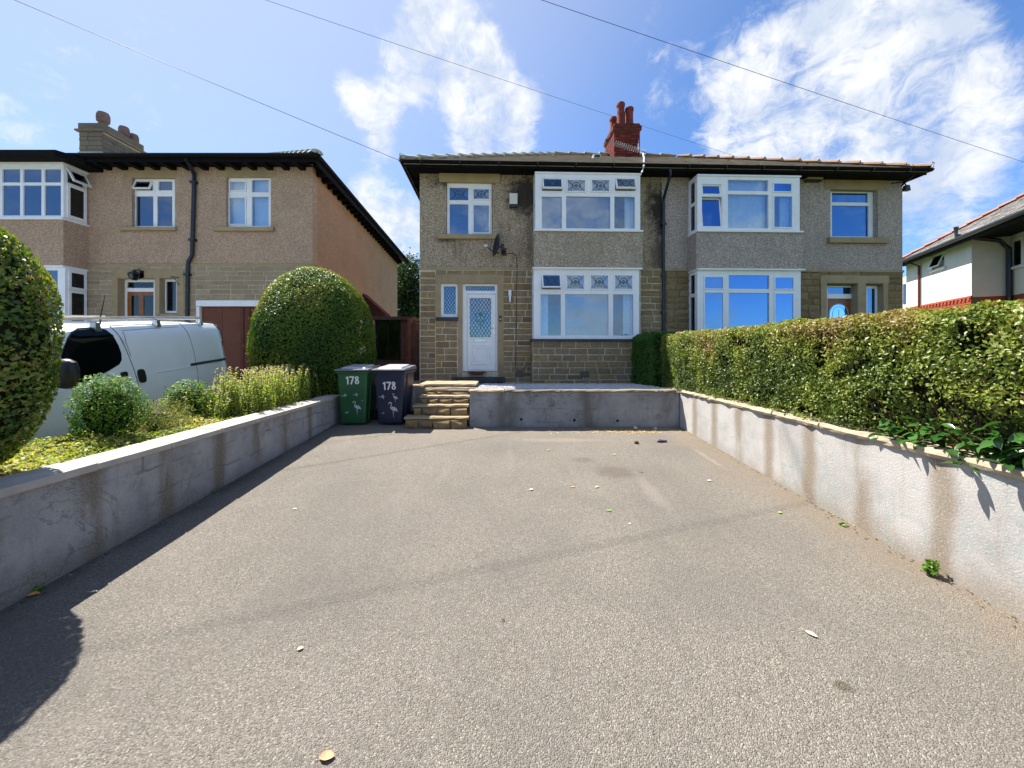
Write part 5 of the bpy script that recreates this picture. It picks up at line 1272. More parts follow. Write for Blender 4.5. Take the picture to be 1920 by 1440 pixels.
# ------------------------------------------------------------------ wheelie bins
def digits():
    mb = MB(); w = .0125; d = -.0015
    def st(p, q, k=0):
        p, q = Vector((p[0], p[1], 0)), Vector((q[0], q[1], 0)); t = (q-p).normalized(); nn_ = Vector((-t.y, t.x, 0))*w
        mb.prism([p-nn_, q-nn_, q+nn_, p+nn_], (0, 0, .0012+.0002*k))
    st((-.075, -.07), (-.075, .07)); st((-.0745, .058), (-.105, .036), 1)                       # 1
    st((-.045, .058), (.036, .058)); st((.027, .0655), (-.022, -.07), 1)                          # 7
    for (cx, cz, a, b) in ((.082, .036, .033, .034), (.082, -.032, .038, .038)):                  # 8
        n = 20
        for i in range(n):
            t0, t1 = 2*math.pi*i/n, 2*math.pi*(i+1)/n; k = (a-2*w)/a + .08
            q = [(cx+a*math.cos(t0), cz+b*math.sin(t0), 0), (cx+a*math.cos(t1), cz+b*math.sin(t1), 0), (cx+a*k*math.cos(t1), cz+b*k*math.sin(t1), 0), (cx+a*k*math.cos(t0), cz+b*k*math.sin(t0), 0)]
            mb.prism(q, (0, 0, .0012 if cz > 0 else .0015))
    me = mb.mesh('number'); me.materials.append(M_['sticker']); return me
NUM = digits()
def flat(pts, h=.0015): return [Vector((x, 0, z)) for x, z in pts]
def flamingo(s, pose):
    """bird sticker outline pieces in (x,z)"""
    mb = MB()
    def ell(cx, cz, a, b, rot=0, n=14): mb.prism(flat([(cx+a*math.cos(t)*math.cos(rot)-b*math.sin(t)*math.sin(rot), cz+a*math.cos(t)*math.sin(rot)+b*math.sin(t)*math.cos(rot)) for t in [2*math.pi*i/n for i in range(n)]]), (0, -.0015, 0))
    def strip(pts, w):
        for i in range(len(pts)-1):
            p, q = Vector((pts[i][0], 0, pts[i][1])), Vector((pts[i+1][0], 0, pts[i+1][1])); d = (q-p).normalized(); nn_ = Vector((-d.z, 0, d.x))*w
            mb.prism([p-nn_, q-nn_+d*w*.5, q+nn_+d*w*.5, p+nn_], (0, -.0012-.0001*i, 0))
    if pose == 'stand':
        ell(.2, 0, .36, .20, -.35); ell(.48, -.16, .16, .08, -.7)
        strip([(-.08, .02), (-.16, .16), (-.10, .34), (-.03, .48), (-.06, .62), (-.16, .66)], .042); ell(-.20, .64, .09, .06); strip([(-.26, .62), (-.34, .56), (-.36, .48)], .03)
        strip([(.15, -.15), (.14, -.50), (.16, -.85)], .022); strip([(.26, -.17), (.05, -.40), (.22, -.46)], .02)
    else:
        ell(0, 0, .34, .12, .1); strip([(-.30, .0), (-.52, .04), (-.70, -.02)], .035); ell(-.74, -.03, .07, .045)
        strip([(.30, .04), (.62, .08)], .02); ell(.05, .2, .12, .26, -.5); 
        if pose == 'fly2': ell(.16, -.2, .1, .24, .6)
    mb.v = [(x*s, y, z*s) for x, y, z in mb.v]; return mb
def bin_(x, mat, lab, yaw, numz, birds):
    Mb = Matrix.Translation((x, 6.68, gz(6.68)+.0)) @ Matrix.Rotation(yaw, 4, 'Z')
    t = thing('wheelie_bin', lab, 'bin', Mb, 'wheelie bins at the head of the drive')
    W0, W1, D0, D1, H = .215, .265, .50, .70, .965
    fy = lambda z: .05 - .05*(z/H)                            # front face leans out towards the top
    m = MB().hexa([(-W0,.05,.03),(W0,.05,.03),(W0,.05+D0,.03),(-W0,.05+D0,.03)], [(-W1,0,H),(W1,0,H),(W1,D1,H),(-W1,D1,H)])
    m.build('body', mat, t, bevel=.03)
    MB().box(-W1-.022, -.022, H-.045, W1+.022, D1+.02, H-.002).build('rim', mat, t, bevel=.012)
    for s in (-1, 1): MB().hexa([(s*W0-.012,.20,.06),(s*W0+.012,.20,.06),(s*W0+.012,.36,.06),(s*W0-.012,.36,.06)], [(s*W1-.012,.20,H-.06),(s*W1+.012,.20,H-.06),(s*W1+.012,.40,H-.06),(s*W1-.012,.40,H-.06)]).build('side_rib', mat, t, bevel=.006)
    lid = MB().hexa([(-W1-.035,-.05,H+.001),(W1+.035,-.05,H+.001),(W1+.035,D1+.02,H+.001),(-W1-.035,D1+.02,H+.001)], [(-W1-.025,-.04,H+.03),(W1+.025,-.04,H+.03),(W1+.02,D1,H+.075),(-W1-.02,D1,H+.075)]).build('lid', M_['bin_lid'], t, bevel=.012)
    MB().hexa([(-W1*.8,.05,H+.035),(W1*.8,.05,H+.035),(W1*.8,D1-.09,H+.06),(-W1*.8,D1-.09,H+.06)], [(-W1*.72,.09,H+.062),(W1*.72,.09,H+.062),(W1*.72,D1-.12,H+.094),(-W1*.72,D1-.12,H+.094)]).build('lid_panel', M_['bin_lid_glare'], lid, bevel=.008)
    MB().box(-.07, -.065, H+.004, .07, -.035, H+.022).build('lid_grip', M_['bin_lid'], lid, bevel=.005)
    MB().tube([(-W1*.7, D1+.02, H+.03), (-W1*.7, D1+.09, H+.03), (W1*.7, D1+.09, H+.03), (W1*.7, D1+.02, H+.03)], .018, 8).build('handle', mat, t, smooth=True)
    MB().tube([(-W0-.02, .52, .10), (W0+.02, .52, .10)], .012, 6).build('axle', M_['metal'], t)
    for s in (-1, 1): MB().lathe([(.04,-.03),(.095,-.03),(.10,-.015),(.10,.015),(.095,.03),(.04,.03)], (s*(W0+.05), .52, .10), 18, 'X').build('wheel', M_['rubber'], t, smooth=True)
    lean = math.atan2(.05, H-.03)
    o = bpy.data.objects.new('number', NUM); col.objects.link(o); o.parent = t; o.matrix_local = Matrix.Translation((.0, fy(numz)-.0035, numz)) @ Matrix.Rotation(R(90)+lean*1.0, 4, 'X') @ Matrix.Rotation(R(1.5), 4, 'Z')
    for (bx, bz, s, pose, mt) in birds:
        fm = flamingo(s, pose).build('flamingo_sticker', M_[mt], t)
        fm.matrix_local = Matrix.Translation((bx, fy(bz)-.0035, bz)) @ Matrix.Rotation(lean, 4, 'X')
    return t
bin_(-2.69, M_['bin_green'], 'green wheelie bin with grey lid and large white 178', R(2), .80, [(.055,.33,.15,'stand','sticker_pale'), (-.13,.53,.085,'fly1','sticker_pale'), (.065,.545,.07,'fly2','sticker_pale'), (-.10,.23,.06,'fly1','sticker_pale'), (.17,.44,.03,'fly1','sticker_pale')])
bin_(-2.05, M_['bin_blue'], 'dark blue wheelie bin with white 178 beside the steps', R(-2), .705, [(.045,.30,.17,'stand','sticker_pale'), (-.12,.51,.085,'fly2','sticker_pale'), (.09,.50,.10,'stand','sticker_pale'), (-.11,.22,.045,'fly1','sticker_pale')])
# ------------------------------------------------------------------ foliage
def leaves(P_, N_, size, spread=.8, aspect=.5, tone=None, droop=0.0, fold=.25):
    """one folded leaf (two quads) per point; P_, N_ arrays (n,3)"""
    n = len(P_); rnd = nrg.normal(size=(n, 3)); rnd /= np.linalg.norm(rnd, axis=1)[:, None]
    nr = N_ + rnd*spread; nr /= np.linalg.norm(nr, axis=1)[:, None]
    t = nrg.normal(size=(n, 3)); t[:, 2] -= droop; t -= nr*np.sum(t*nr, 1)[:, None]; t /= np.linalg.norm(t, axis=1)[:, None]
    b = np.cross(nr, t); s = size*nrg.uniform(.6, 1.3, n)[:, None]; w = s*aspect*.5
    base = P_ - t*s*.5; tip = P_ + t*s*.5 - nr*s*.08; mid = P_ - t*s*.05; up = nr*w*fold
    L = mid + b*w + up; Rr = mid - b*w + up; k = mid
    V = np.stack([base, k, tip, L, Rr], 1).reshape(-1, 3)
    i = np.arange(n)[:, None]*5
    F = np.concatenate([i + np.array([0, 1, 3]), i + np.array([1, 2, 3]), i + np.array([0, 4, 1]), i + np.array([1, 4, 2])], 1).reshape(-1, 3)
    tn = (nrg.uniform(0, 1, n) if tone is None else tone)
    return V, F, np.repeat(tn, 4)
def leafobj(name, mat, parts, parent=None, stuff=False):
    off = 0; Vs, Fs, Ts = [], [], []
    for V, F, T in parts: Vs.append(V); Fs.append(F+off); Ts.append(T); off += len(V)
    V, F, T = np.concatenate(Vs), np.concatenate(Fs), np.concatenate(Ts)
    me = bpy.data.meshes.new(name); me.vertices.add(len(V)); me.vertices.foreach_set('co', V.astype(np.float32).ravel())
    me.loops.add(len(F)*3); me.loops.foreach_set('vertex_index', F.astype(np.int32).ravel())
    me.polygons.add(len(F)); me.polygons.foreach_set('loop_start', np.arange(0, len(F)*3, 3, dtype=np.int32)); me.polygons.foreach_set('loop_total', np.full(len(F), 3, np.int32))
    a = me.attributes.new('tone', 'FLOAT', 'FACE'); a.data.foreach_set('value', np.clip(T, 0, 1).astype(np.float32))
    me.update(calc_edges=True); me.materials.append(mat)
    o = bpy.data.objects.new(name, me); col.objects.link(o)
    if parent: o.parent = parent
    if stuff: o['kind'] = 'stuff'
    return o
def vnoise(P_, f, seed=0):
    o = Vector((seed*13.7, seed*7.3, 0)); return np.array([mnoise.noise(Vector(p)*f + o) for p in P_])
LM = {
 'ball': leafmat('privet_leaf', [(.03,.07,.008), (.06,.125,.012), (.12,.20,.02), (.26,.29,.04), (.30,.22,.10)], .35, .38, .5),
 'dome': leafmat('clipped_dome_leaf', [(.03,.08,.008), (.06,.135,.010), (.11,.19,.014), (.22,.27,.025), (.27,.20,.07)], .33, .45, .35),
 'hedge': leafmat('hedge_leaf', [(.045,.078,.013), (.095,.145,.02), (.165,.215,.028), (.25,.28,.045), (.25,.17,.065)], .28, .42, .40),
 'dark': leafmat('dark_hedge_leaf', [(.035,.10,.016), (.07,.17,.025), (.11,.22,.035)], .25, .5, .3),
 'bush': leafmat('box_leaf', [(.025,.08,.010), (.05,.14,.014), (.10,.21,.02), (.18,.28,.04)], .3, .5, .25),
 'grey': leafmat('grey_green_leaf', [(.10,.14,.045), (.18,.22,.07), (.27,.29,.11), (.28,.22,.16)], .3, .6, .2),
 'cover': leafmat('ground_cover_leaf', [(.12,.18,.03), (.22,.28,.045), (.33,.37,.07), (.44,.41,.13), (.34,.21,.10)], .35, .5, .3),
 'stalk': leafmat('stalk_leaf', [(.16,.24,.05), (.27,.36,.06), (.37,.45,.09), (.43,.43,.17), (.40,.33,.27)], .4, .55, .25),
 'laurel': leafmat('laurel_leaf', [(.020,.070,.014), (.035,.11,.02), (.06,.15,.035)], .18, .22, .8),
 'tree': leafmat('tree_leaf', [(.012,.035,.008), (.025,.06,.012), (.045,.09,.018)], .3, .45, .3),
}
def ellipsoid(c, r, n, zmin=-1., bumps=.05, seed=0, jit=.06, power=2.0):
    d = nrg.normal(size=(n*2, 3)); d /= np.linalg.norm(d, axis=1)[:, None]; d = d[d[:, 2] > zmin][:n]
    if power != 2.0: d = np.sign(d)*np.abs(d)**(2/power); d /= (np.sum(np.abs(d)**power, 1)**(1/power))[:, None]
    r = np.array(r); nn_ = d/r; nn_ /= np.linalg.norm(nn_, axis=1)[:, None]
    k = 1 + bumps*vnoise(d*r, 2.2, seed) + bumps*.6*vnoise(d*r, 6, seed+1)
    Pp = np.array(c) + d*r*k[:, None] - nn_*(nrg.uniform(0, 1, len(d))**1.6*jit*2)[:, None]
    return Pp, nn_, d
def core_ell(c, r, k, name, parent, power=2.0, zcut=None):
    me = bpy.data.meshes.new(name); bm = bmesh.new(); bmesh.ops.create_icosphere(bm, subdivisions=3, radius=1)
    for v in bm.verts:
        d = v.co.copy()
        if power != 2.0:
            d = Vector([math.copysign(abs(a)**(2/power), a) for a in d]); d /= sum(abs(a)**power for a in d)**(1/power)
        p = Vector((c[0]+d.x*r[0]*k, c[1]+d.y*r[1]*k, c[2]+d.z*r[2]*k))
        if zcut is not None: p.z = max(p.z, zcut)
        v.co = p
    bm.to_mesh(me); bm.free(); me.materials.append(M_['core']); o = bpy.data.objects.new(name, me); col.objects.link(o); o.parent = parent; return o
def tones(Pp, f, seed, amp=.5, mid=.45, spread=.18): return np.clip(mid + amp*vnoise(Pp, f, seed) + nrg.normal(0, spread, len(Pp)), 0, 1)

# big clipped hedge at the left edge of the picture
t = thing('clipped_hedge', 'tall rounded clipped hedge cut by the left edge, beside the van', 'hedge')
parts = []
for (c, r, n, p) in (((-3.70, 2.47, 1.73), (.59, .51, .93), 24000, 2.1), ((-3.84, 1.10, 2.05), (.66, .85, 1.35), 24000, 2.3)):
    Pp, Nn, d = ellipsoid(c, r, n, bumps=.05, seed=int(c[1]*10), jit=.05, power=p)
    parts.append(leaves(Pp, Nn, .040, .75, .58, tones(Pp, 3.2, 2, .5, .42, .2) + .36*np.clip(d[:, 2], 0, 1)))  # top leaves toned yellower, sunlight put into their colour
    core_ell(c, r, .90, 'inner_twigs', t, p)
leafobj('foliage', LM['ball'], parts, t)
MB().tube([(-3.82, 2.78, .7), (-3.82, 2.78, 1.6)], .05, 8).tube([(-3.66, 1.35, .5), (-3.66, 1.35, 1.6)], .06, 8).build('trunk', M_['bark'], t)
# dome behind the bins
dcen = at(593, 655, 7.95)
t = thing('topiary_bush', 'large clipped dome-shaped evergreen in front of the garage', 'shrub')
c, r = (dcen.x, 7.95, 1.75), (1.17, 1.15, 1.62)
Pp, Nn, d = ellipsoid(c, r, 70000, zmin=-.6, bumps=.026, seed=4, jit=.04, power=2.05)
sun_side = tones(Pp, 1.6, 8, .5, .40, .16) + .30*np.clip(d[:, 2]-.15, 0, 1)  # upper leaves toned lighter to look sunlit
Pp += Nn*(np.where(nrg.uniform(0, 1, len(Pp)) < .02, nrg.uniform(0, .07, len(Pp)), 0))[:, None]
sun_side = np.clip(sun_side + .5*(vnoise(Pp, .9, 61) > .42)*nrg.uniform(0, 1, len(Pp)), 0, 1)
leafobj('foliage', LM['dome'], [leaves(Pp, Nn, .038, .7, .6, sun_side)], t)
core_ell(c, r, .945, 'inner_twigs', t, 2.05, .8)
MB().tube([(c[0], c[1], .7), (c[0], c[1], 1.6)], .07, 8).build('trunk', M_['bark'], t)
# long hedge above the right-hand wall
t = thing('long_hedge', 'long sunlit clipped hedge on top of the right-hand wall', 'hedge')
def hedge_pts(n, x0, x1, y0, y1, z0, z1, seed, rnd=.12):
    aF, aT, aE = (y1-y0)*(z1-z0), (y1-y0)*(x1-x0), (x1-x0)*(z1-z0); tot_ = aF+aT+2*aE
    nF, nT, nE = int(n*aF/tot_), int(n*aT/tot_), int(n*aE/tot_)
    U = nrg.uniform
    f = np.stack([np.full(nF, x0), U(y0, y1, nF), U(z0, z1, nF)], 1); fN = np.tile([-1., 0, .15], (nF, 1))
    tt = np.stack([U(x0, x1, nT), U(y0, y1, nT), np.full(nT, z1)], 1); tN = np.tile([0., 0, 1], (nT, 1))
    e1_ = np.stack([U(x0, x1, nE), np.full(nE, y1), U(z0, z1, nE)], 1); eN = np.tile([0., 1, 0], (nE, 1))
    e0_ = np.stack([U(x0, x1, nE), np.full(nE, y0), U(z0, z1, nE)], 1); e0N = np.tile([0., -1, 0], (nE, 1))
    Pq = np.concatenate([f, tt, e1_, e0_]); Nq = np.concatenate([fN, tN, eN, e0N])
    # round the top and end edges
    dz = np.clip((Pq[:, 2]-(z1-rnd))/rnd, 0, 1); dx = np.clip(((x0+rnd)-Pq[:, 0])/rnd, 0, 1); dy = np.clip((Pq[:, 1]-(y1-rnd))/rnd, 0, 1)
    Pq[:, 0] += rnd*.35*dz**2*dx; Pq[:, 2] -= rnd*.35*dx**2*dz; Pq[:, 1] -= rnd*.3*dy*np.maximum(dx, dz)**2
    Nq = Nq + np.stack([-dx*dz, dy*0, dx*dz], 1)*.6; Nq /= np.linalg.norm(Nq, axis=1)[:, None]
    bump_ = .045*vnoise(Pq, 2.1, seed) + .04*vnoise(Pq, 6.5, seed+3)
    Pq += Nq*bump_[:, None]; Pq -= Nq*(U(0, 1, len(Pq))**1.5*.11)[:, None]
    return Pq, Nq
Pp, Nn = hedge_pts(190000, 2.99, 4.3, -.6, 7.45, .98, 2.0, 5)
gapn = vnoise(Pp, 4.2, 33)                                   # a few thin places where the dark inside shows
lowface = np.clip((3.4-Pp[:, 1])/2, 0, 1)*np.clip((1.8-Pp[:, 2])/.5, 0, 1)
lowz = np.clip((1.55-Pp[:, 2])/.5, 0, 1)
keep = (gapn < .40 - .25*lowface - .12*lowz) | (nrg.uniform(0, 1, len(Pp)) < .16)
Pp, Nn = Pp[keep], Nn[keep]
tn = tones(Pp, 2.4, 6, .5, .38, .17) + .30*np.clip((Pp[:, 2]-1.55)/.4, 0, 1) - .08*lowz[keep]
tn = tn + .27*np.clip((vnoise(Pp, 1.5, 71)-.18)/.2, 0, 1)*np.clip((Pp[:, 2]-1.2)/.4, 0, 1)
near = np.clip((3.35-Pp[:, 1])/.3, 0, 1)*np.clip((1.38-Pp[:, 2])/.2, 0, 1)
Pp[:, 0] += .17*near
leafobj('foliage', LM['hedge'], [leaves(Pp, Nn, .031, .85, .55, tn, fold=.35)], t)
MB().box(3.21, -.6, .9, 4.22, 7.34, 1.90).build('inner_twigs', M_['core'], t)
m = MB(); r_ = random.Random(4)
for i in range(160):
    y = r_.uniform(-.2, 7.3); x = 3.22; z = .92; p = [(x, y, z)]
    for k in range(3): z += r_.uniform(.15,.3); y += r_.uniform(-.12,.12); x += r_.uniform(-.08,.03); p.append((max(x, 3.10), y, z))
    m.tube(p, [.009,.007,.005,.003], 4)
m.build('branches', M_['bark'], t)
# darker hedge running back to the house
t = thing('dark_hedge', 'dark green shaded hedge end between the bay window and the long hedge', 'hedge')
Pp, Nn = hedge_pts(26000, 2.96, 3.75, 7.85, 9.2, .86, 2.06, 15, .15)
leafobj('foliage', LM['dark'], [leaves(Pp, Nn, .036, .8, .5, tones(Pp, 3, 9, .5, .5, .2))], t)
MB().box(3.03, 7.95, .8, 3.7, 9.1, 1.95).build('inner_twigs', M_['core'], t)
# big-leaved laurel at the foot of the hedge: every leaf its own object
t = thing('laurel_shrub', 'glossy broad-leaved laurel spilling over the right wall coping', 'shrub')
def broadleaf(L, W, seed):
    r = random.Random(seed); vs_, fs_ = [], []; n = 5
    for i in range(n+1):
        f = i/n; w = W*math.sin(math.pi*min(f*.96+.04, 1))**.8*.5; x = L*f; zz = -.25*L*f*f
        vs_ += [(x, -w, zz+w*.35), (x, 0, zz), (x, w, zz+w*.35)]
    for i in range(n): a = i*3; fs_ += [(a, a+3, a+4, a+1), (a+1, a+4, a+5, a+2)]
    me = bpy.data.meshes.new('leaf'); me.from_pydata(vs_, [], fs_); me.update(); me.polygons.foreach_set('use_smooth', [True]*len(me.polygons))
    at_ = me.attributes.new('tone', 'FLOAT', 'FACE'); at_.data.foreach_set('value', [r.random()]*len(me.polygons)); me.materials.append(LM['laurel']); return me
LV = [broadleaf(r_.uniform(.085,.125), r_.uniform(.040,.056), i) for i in range(8)]
M_OR = plain('withered_leaf', (.42, .13, .03), .6, .2, .3, 30)
stems = MB()
for i in range(72):
    if i < 48: y = r_.uniform(2.0, 3.15)
    else: y = r_.uniform(1.55, 2.1)
    b0 = Vector((3.17, y, 1.0)); tip = b0 + Vector((r_.uniform(-.24,-.10), r_.uniform(-.12,.12), r_.uniform(.05,.26)))
    if i % 9 == 0: tip = b0 + Vector((-.24, r_.uniform(-.1,.1), r_.uniform(-.05,.04)))
    stems.tube([b0, b0.lerp(tip, .5)+Vector((0,0,.03)), tip], [.005,.004,.002], 4)
    for j in range(r_.choice((3,4,5))):
        o = bpy.data.objects.new('leaf', LV[r_.randrange(8)]); col.objects.link(o); o.parent = t
        f = .35+.65*j/4; o.location = b0.lerp(tip, min(f, 1))
        o.rotation_euler = (r_.uniform(-.6,.6), r_.uniform(-.5,.5), r_.uniform(1.8, 4.6)); s = r_.uniform(.7,1.15); o.scale = (s, s, s)
        if i in (7, 31, 44) and j == 1: o.data = o.data.copy(); o.data.materials.clear(); o.data.materials.append(M_OR); o['label'] = 'withered orange leaf'
stems.build('stems', M_['bark'], t)
# shrubs in the left bed
def shrub(name, lab, c, r, n, size, mat, seed, mid=.5, asp=.45, spread=1.0, jit=.14, bumps=.26):
    t = thing(name, lab, 'shrub', None)
    Pp, Nn, d = ellipsoid(c, r, n, zmin=-.75, bumps=bumps, seed=seed, jit=jit)
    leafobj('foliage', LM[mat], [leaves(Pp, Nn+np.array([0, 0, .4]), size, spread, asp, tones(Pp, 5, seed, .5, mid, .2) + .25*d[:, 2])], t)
    core_ell(c, r, .62 if asp > .3 else .30, 'inner_twigs', t)
    m = MB(); rr = random.Random(seed)
    for i in range(26):
        a = rr.uniform(0, 6.28); k = rr.uniform(.3,.95); m.tube([(c[0], c[1], c[2]-r[2]*.9), (c[0]+math.cos(a)*r[0]*k*.5, c[1]+math.sin(a)*r[1]*k*.5, c[2]), (c[0]+math.cos(a)*r[0]*k, c[1]+math.sin(a)*r[1]*k, c[2]+r[2]*rr.uniform(.2,.95))], [.007,.005,.002], 4)
    m.build('stems', M_['bark'], t); return t
p = at(203, 762, 3.75); shrub('bushy_shrub', 'bright green bushy shrub in the bed in front of the van door', (p.x, 3.75, 1.09), (.29, .28, .34), 8500, .031, 'bush', 3, .5, .42)
p = at(352, 752, 5.0); shrub('bushy_shrub', 'smaller dark green shrub on the bed, right of the bright one', (p.x, 5.0, 1.02), (.30, .28, .27), 5600, .033, 'bush', 5, .42, .45)
p = at(292, 782, 4.3); shrub('lavender_bush', 'sprawling grey-green bush between the two green shrubs', (p.x, 4.3, .92), (.34, .32, .24), 5200, .032, 'grey', 6, .4, .20, 1.3, .14, .25)
# tall leafy perennials
def perennials(lab, x0, x1, y0, y1, n, hmin, hmax, seed):
    t = thing('perennial_clump', lab, 'plants'); rr = random.Random(seed); st_ = MB(); PP, NN, TT, SS = [], [], [], []
    for i in range(n):
        x, y = rr.uniform(x0, x1), rr.uniform(y0, y1); z = .80; h = rr.uniform(hmin, hmax); lx, ly = rr.uniform(-.10,.10), rr.uniform(-.10,.10)
        st_.tube([(x, y, z), (x+lx*.4, y+ly*.4, z+h*.55), (x+lx, y+ly, z+h)], [.004,.003,.0015], 3)
        k = int(h/.020)
        for j in range(k):
            f = (j+.5)/k; 
            for s in (0, 1):
                a = rr.uniform(0, 6.28); d = .028*(1-.5*f)
                PP.append((x+lx*f+math.cos(a)*d, y+ly*f+math.sin(a)*d, z+h*f)); NN.append((math.cos(a)*.5, math.sin(a)*.5, 1.0)); TT.append((.85+rr.uniform(-.1,.15)) if f > .86 else (.75 if f < .12 and rr.random() < .5 else rr.uniform(.05,.62)))
    st_.build('stems', M_['bark'], t)
    leafobj('foliage', LM['stalk'], [leaves(np.array(PP), np.array(NN), .042, .6, .42, np.array(TT), .5)], t)
perennials('dense clump of tall pale green stalks with purplish tips beside the bins', -4.05, -3.32, 5.15, 6.9, 290, .38, .66, 31)
perennials('lower sparse pale stalks in front of the van rear wheel', -4.25, -3.6, 4.8, 5.5, 90, .22, .42, 32)
# ground cover over the bed
n = 26000; X = nrg.uniform(-4.4, -3.31, n); Y = nrg.uniform(.3, 6.6, n); Pq = np.stack([X, Y, np.zeros(n)], 1)
hgt = .04 + .11*np.clip(vnoise(Pq, 1.7, 41)+.35, 0, 1)*np.clip((-X-3.38)/.25, 0, 1)
bare = vnoise(Pq, 2.6, 44) > .28
Pq[:, 2] = .77 + (X+3.3)*.0 + nrg.uniform(0, 1, n)**.6*hgt*1.2
Pq = Pq[~bare | (nrg.uniform(0, 1, n) < .25)]
tn = tones(Pq, 1.5, 45, .6, .45, .18)
tag(leafobj('ground_cover', LM['cover'], [leaves(Pq, np.tile([0, 0, 1.], (len(Pq), 1)), .038, .8, .55, tn)], None, True), 'low yellow-green ground cover over the bed behind the left wall', kind='stuff')
# young rose shoots behind the bins
t = thing('rose_stem', 'thin rose stem with reddish leaves rising behind the bins', 'plant')
b0 = at(655, 700, 7.5); m = MB(); PP, NN, TT = [], [], []
for (px, py) in ((657,655), (676,601), (683,650), (664,665)):
    e = at(px, py, 7.5); m.tube([b0, b0.lerp(e, .5)+Vector((.02,.02,.02)), e], [.006,.005,.003], 4)
    for j in range(9): q = b0.lerp(e, r_.uniform(.55, 1.03)); PP.append(tuple(q+Vector((r_.uniform(-.06,.06), r_.uniform(-.05,.05), r_.uniform(-.03,.05))))); NN.append((0, -.4, .8)); TT.append(.55 if px < 670 else .95)
m.build('stem', M_['bark'], t); leafobj('foliage', LM['stalk'], [leaves(np.array(PP), np.array(NN), .075, .6, .5, np.array(TT))], t)
# weeds at the foot of the walls
def weed(lab, x, y, n, s, h, mat='bush', seed=1):
    t = thing('weed', lab, 'weed'); rr = random.Random(seed); PP, NN, TT = [], [], []; m = MB(); z = gz(y)
    for i in range(n):
        a = rr.uniform(0, 6.28); q = Vector((x+math.cos(a)*rr.uniform(0, s), y+math.sin(a)*rr.uniform(0, s), z+rr.uniform(.2, 1)*h)); m.tube([(x, y, z), q], [.002,.001], 3); PP.append(tuple(q)); NN.append((math.cos(a)*.5, math.sin(a)*.5, .8)); TT.append(rr.uniform(.4, 1))
    m.build('stems', M_['bark'], t); leafobj('foliage', LM[mat], [leaves(np.array(PP), np.array(NN), .036, .7, .5, np.array(TT))], t)
def gp(px, py): Yg = EYE.z*FPX/(py-616); return (px-CX)/FPX*Yg, Yg
x, y = gp(1748, 1080); weed('bright green weed sprouting at the foot of the right wall', x-.01, y, 90, .05, .11, seed=3)
x, y = gp(1580, 985); weed('tiny flat weed in the joint below the right wall', x, y, 18, .03, .02, seed=4)
x, y = gp(66, 1108); weed('small weed with an orange leaf at the foot of the left wall', x+.0, y, 26, .04, .03, seed=5)
x, y = gp(219, 1014); weed('dark little weed against the left wall in its shade', x, y, 22, .02, .05, 'dark', seed=6)
x, y = gp(392, 925); weed('low weed tuft farther along the foot of the left wall', x, y, 26, .05, .03, seed=7)
# tree behind the gap
def tree(lab, x, y, zb_, h, rad, n, seed):
    t = thing('broadleaf_tree', lab, 'tree'); rr = random.Random(seed); m = MB(); m.tube([(x, y, zb_), (x+.1, y, zb_+h*.35), (x, y, zb_+h*.75)], [.28,.2,.08], 8).build('trunk', M_['bark'], t)
    m = MB(); PP, NN = [], []
    for i in range(46):
        a = rr.uniform(0, 6.28); f = rr.uniform(.25, 1); rr_ = rad*(1-.55*f)*rr.uniform(.4, 1); c = Vector((x+math.cos(a)*rr_, y+math.sin(a)*rr_, zb_+h*f*.95+.3))
        m.tube([(x, y, zb_+h*.2+h*f*.45), tuple(c)], [.05,.015], 5); s = rad*.30
        k = n//46; d = nrg.normal(size=(k, 3))*s*.55; PP.append(np.array(c)+d); NN.append(d/np.linalg.norm(d, axis=1)[:, None]+np.array([0, 0, .5]))
    m.build('limbs', M_['bark'], t); Pq = np.concatenate(PP); leafobj('crown', LM['tree'], [leaves(Pq, np.concatenate(NN), .19, .9, .6, tones(Pq, 1., seed, .5, .5, .2))], t)
p = at(762, 655, 28); tree('dark leafy tree behind the gap between the two houses', p.x-.1, 28, .9, 6.9, 2.4, 15000, 51)
p = at(775, 640, 38); tree('smaller distant tree low behind the garden shed', p.x, 38, .9, 6.0, 2.6, 8000, 52)

# ------------------------------------------------------------------ fallen leaves and litter
FL = {}
def fallen(px, py, L, W, rot, c, lab, curl=.25):
    x, y = gp(px, py)
    key = tuple(c)
    if key not in FL: FL[key] = plain('dry_leaf', c, .7, .25, .25, 40)
    vs_, fs_ = [], []; n = 6
    for i in range(n+1):
        f = i/n; w = W*.5*math.sin(math.pi*min(f*.97+.015, 1))**.75; xx = L*(f-.5); zz = .004+curl*L*(f-.5)**2
        vs_ += [(xx, -w, zz+w*.5), (xx, 0, zz), (xx, w, zz+w*.6)]
    for i in range(n): a = i*3; fs_ += [(a, a+3, a+4, a+1), (a+1, a+4, a+5, a+2)]
    m = MB().add(vs_, fs_).tube([(-L*.5, 0, .006), (-L*.85, .002, .012)], .0015, 4)
    m.xf(Matrix.Translation((x, y, gz(y)+.001)) @ Matrix.Rotation(math.atan(SL), 4, 'X') @ Matrix.Rotation(rot, 4, 'Z'))
    o = m.build('fallen_leaf', FL[key], None, smooth='all'); tag(o, lab, 'leaf', 'fallen leaves on the driveway')
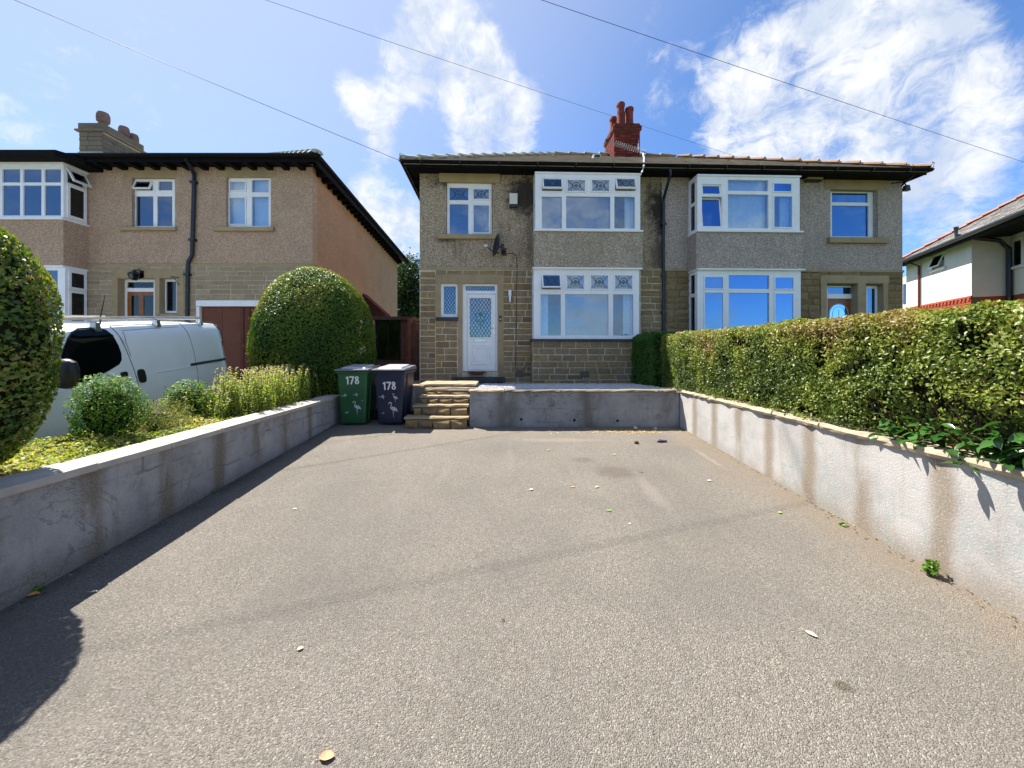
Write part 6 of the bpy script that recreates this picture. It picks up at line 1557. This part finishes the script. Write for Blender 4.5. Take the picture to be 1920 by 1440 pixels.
for a in [(613,1422,.060,.036,.1,(.62,.30,.16),'orange-pink fallen leaf near the bottom edge of the drive'), (563,1218,.032,.022,.6,(.60,.50,.26),'small tan fallen leaf on the left of the drive'),
          (1521,1191,.055,.026,-.9,(.66,.66,.38),'pale yellow-green fallen leaf on the right of the drive'), (553,955,.032,.02,.2,(.62,.58,.48),'pale bleached leaf on the drive nearest the left wall middle'),
          (1074,914,.055,.022,.1,(.42,.30,.18),'brown curled leaf in the middle of the drive'), (1119,914,.05,.03,.7,(.60,.50,.30),'straw coloured leaf beside the brown curled one'),
          (1142,958,.055,.02,.0,(.20,.42,.06),'fresh green leaf lying on the tarmac'), (1203,886,.05,.02,-.2,(.22,.17,.12),'dark brown leaf next to the damp patch'),
          (1330,902,.05,.024,.1,(.62,.54,.38),'pale leaf on the drive towards the right wall'), (996,919,.05,.03,.4,(.58,.56,.50),'greyish leaf at the centre of the drive'),
          (1028,845,.05,.03,.4,(.40,.42,.14),'olive leaf on the drive below the retaining wall'), (1152,853,.05,.03,.2,(.42,.44,.16),'olive leaf just right of the centre patch'),
          (176,1111,.04,.02,.2,(.6,.52,.40),'pale leaf on the edge of the left wall shadow'), (1181,983,.02,.018,.2,(.70,.62,.50),'tiny pale crumb of leaf right of the green leaf'),
          (432,903,.035,.03,.5,(.72,.72,.70),'whitish scrap of leaf in the shade of the left wall'), (62,1117,.06,.04,.4,(.55,.26,.08),'orange leaf caught under the weed by the left wall'),
          (1462,962,.04,.03,.4,(.25,.42,.08),'small green leaf on the drive beside the right wall'), (944,1164,.014,.012,.4,(.03,.03,.03),'tiny black speck of leaf at the centre of the drive')]:
    fallen(*a)
def lump(name, px, py, s, c, lab, cat, seed, Y=None):
    x, y = gp(px, py); rr = random.Random(seed); me = bpy.data.meshes.new(name); bm = bmesh.new(); bmesh.ops.create_icosphere(bm, subdivisions=2, radius=1)
    for v in bm.verts: k = 1 + rr.uniform(-.35,.35); v.co = Vector((v.co.x*s[0]*k, v.co.y*s[1]*k, max(v.co.z*s[2]*k, -s[2]*.4)))
    bm.to_mesh(me); bm.free(); me.materials.append(plain(name+'_surface', c, .6, .3, .3, 30)); o = bpy.data.objects.new(name, me); col.objects.link(o); o.location = (x, y, gz(y)+s[2]*.38); tag(o, lab, cat)
lump('paper_scrap', 1241, 829, (.065,.035,.028), (.05,.03,.075), 'crumpled dark purple scrap on the tarmac near the right wall', 'litter', 3)
lump('fallen_fruit', 1193, 831.5, (.032,.028,.028), (.10,.018,.02), 'dark red fallen berry clump on the tarmac', 'litter', 4)
lump('stone_chip', 1191, 803.5, (.028,.022,.028), (.60,.58,.52), 'pale stone chip at the foot of the retaining wall', 'stone', 5)
lump('stone_chip', 1228, 804, (.03,.02,.015), (.62,.56,.50), 'flat pale stone chip near the corner of the retaining wall', 'stone', 6)
lump('twig_scrap', 1077, 807.5, (.055,.02,.014), (.05,.035,.025), 'dark twig scrap below the retaining wall', 'litter', 7)
# drift of dry petals along the foot of the retaining wall
PP = []
for i in range(420):
    u = r_.gauss(0, 1); x = 1.95+u*.30 if i < 260 else r_.uniform(.6, 2.9); y = 6.35 + r_.gauss(0, .08) if i < 260 else r_.uniform(6.2, 6.6)
    PP.append((x, min(y, 6.6), gz(min(y, 6.6))+.006))
LM['petal'] = leafmat('dry_petal', [(.40,.28,.10), (.62,.46,.18), (.70,.56,.28)], .2, .7, .1)
tag(leafobj('petal_litter', LM['petal'], [leaves(np.array(PP), np.tile([0, 0, 1.], (len(PP), 1)), .026, .35, .7)], None, True), 'drift of yellow dry petals at the foot of the retaining wall', kind='stuff')
PP = []
for i in range(520):
    y = r_.uniform(.9, 6.7); x = XL + abs(r_.gauss(0, .07)) + .012 if i % 2 else XR - abs(r_.gauss(0, .05)) - .012
    PP.append((x, y, gz(y)+.006))
LM['debris'] = leafmat('dry_debris', [(.06,.045,.03), (.14,.10,.06), (.34,.27,.16)], .1, .8, .1)
tag(leafobj('leaf_debris', LM['debris'], [leaves(np.array(PP), np.tile([0, 0, 1.], (len(PP), 1)), .020, .5, .6)], None, True), 'dry leaf debris gathered along the feet of the side walls', kind='stuff')
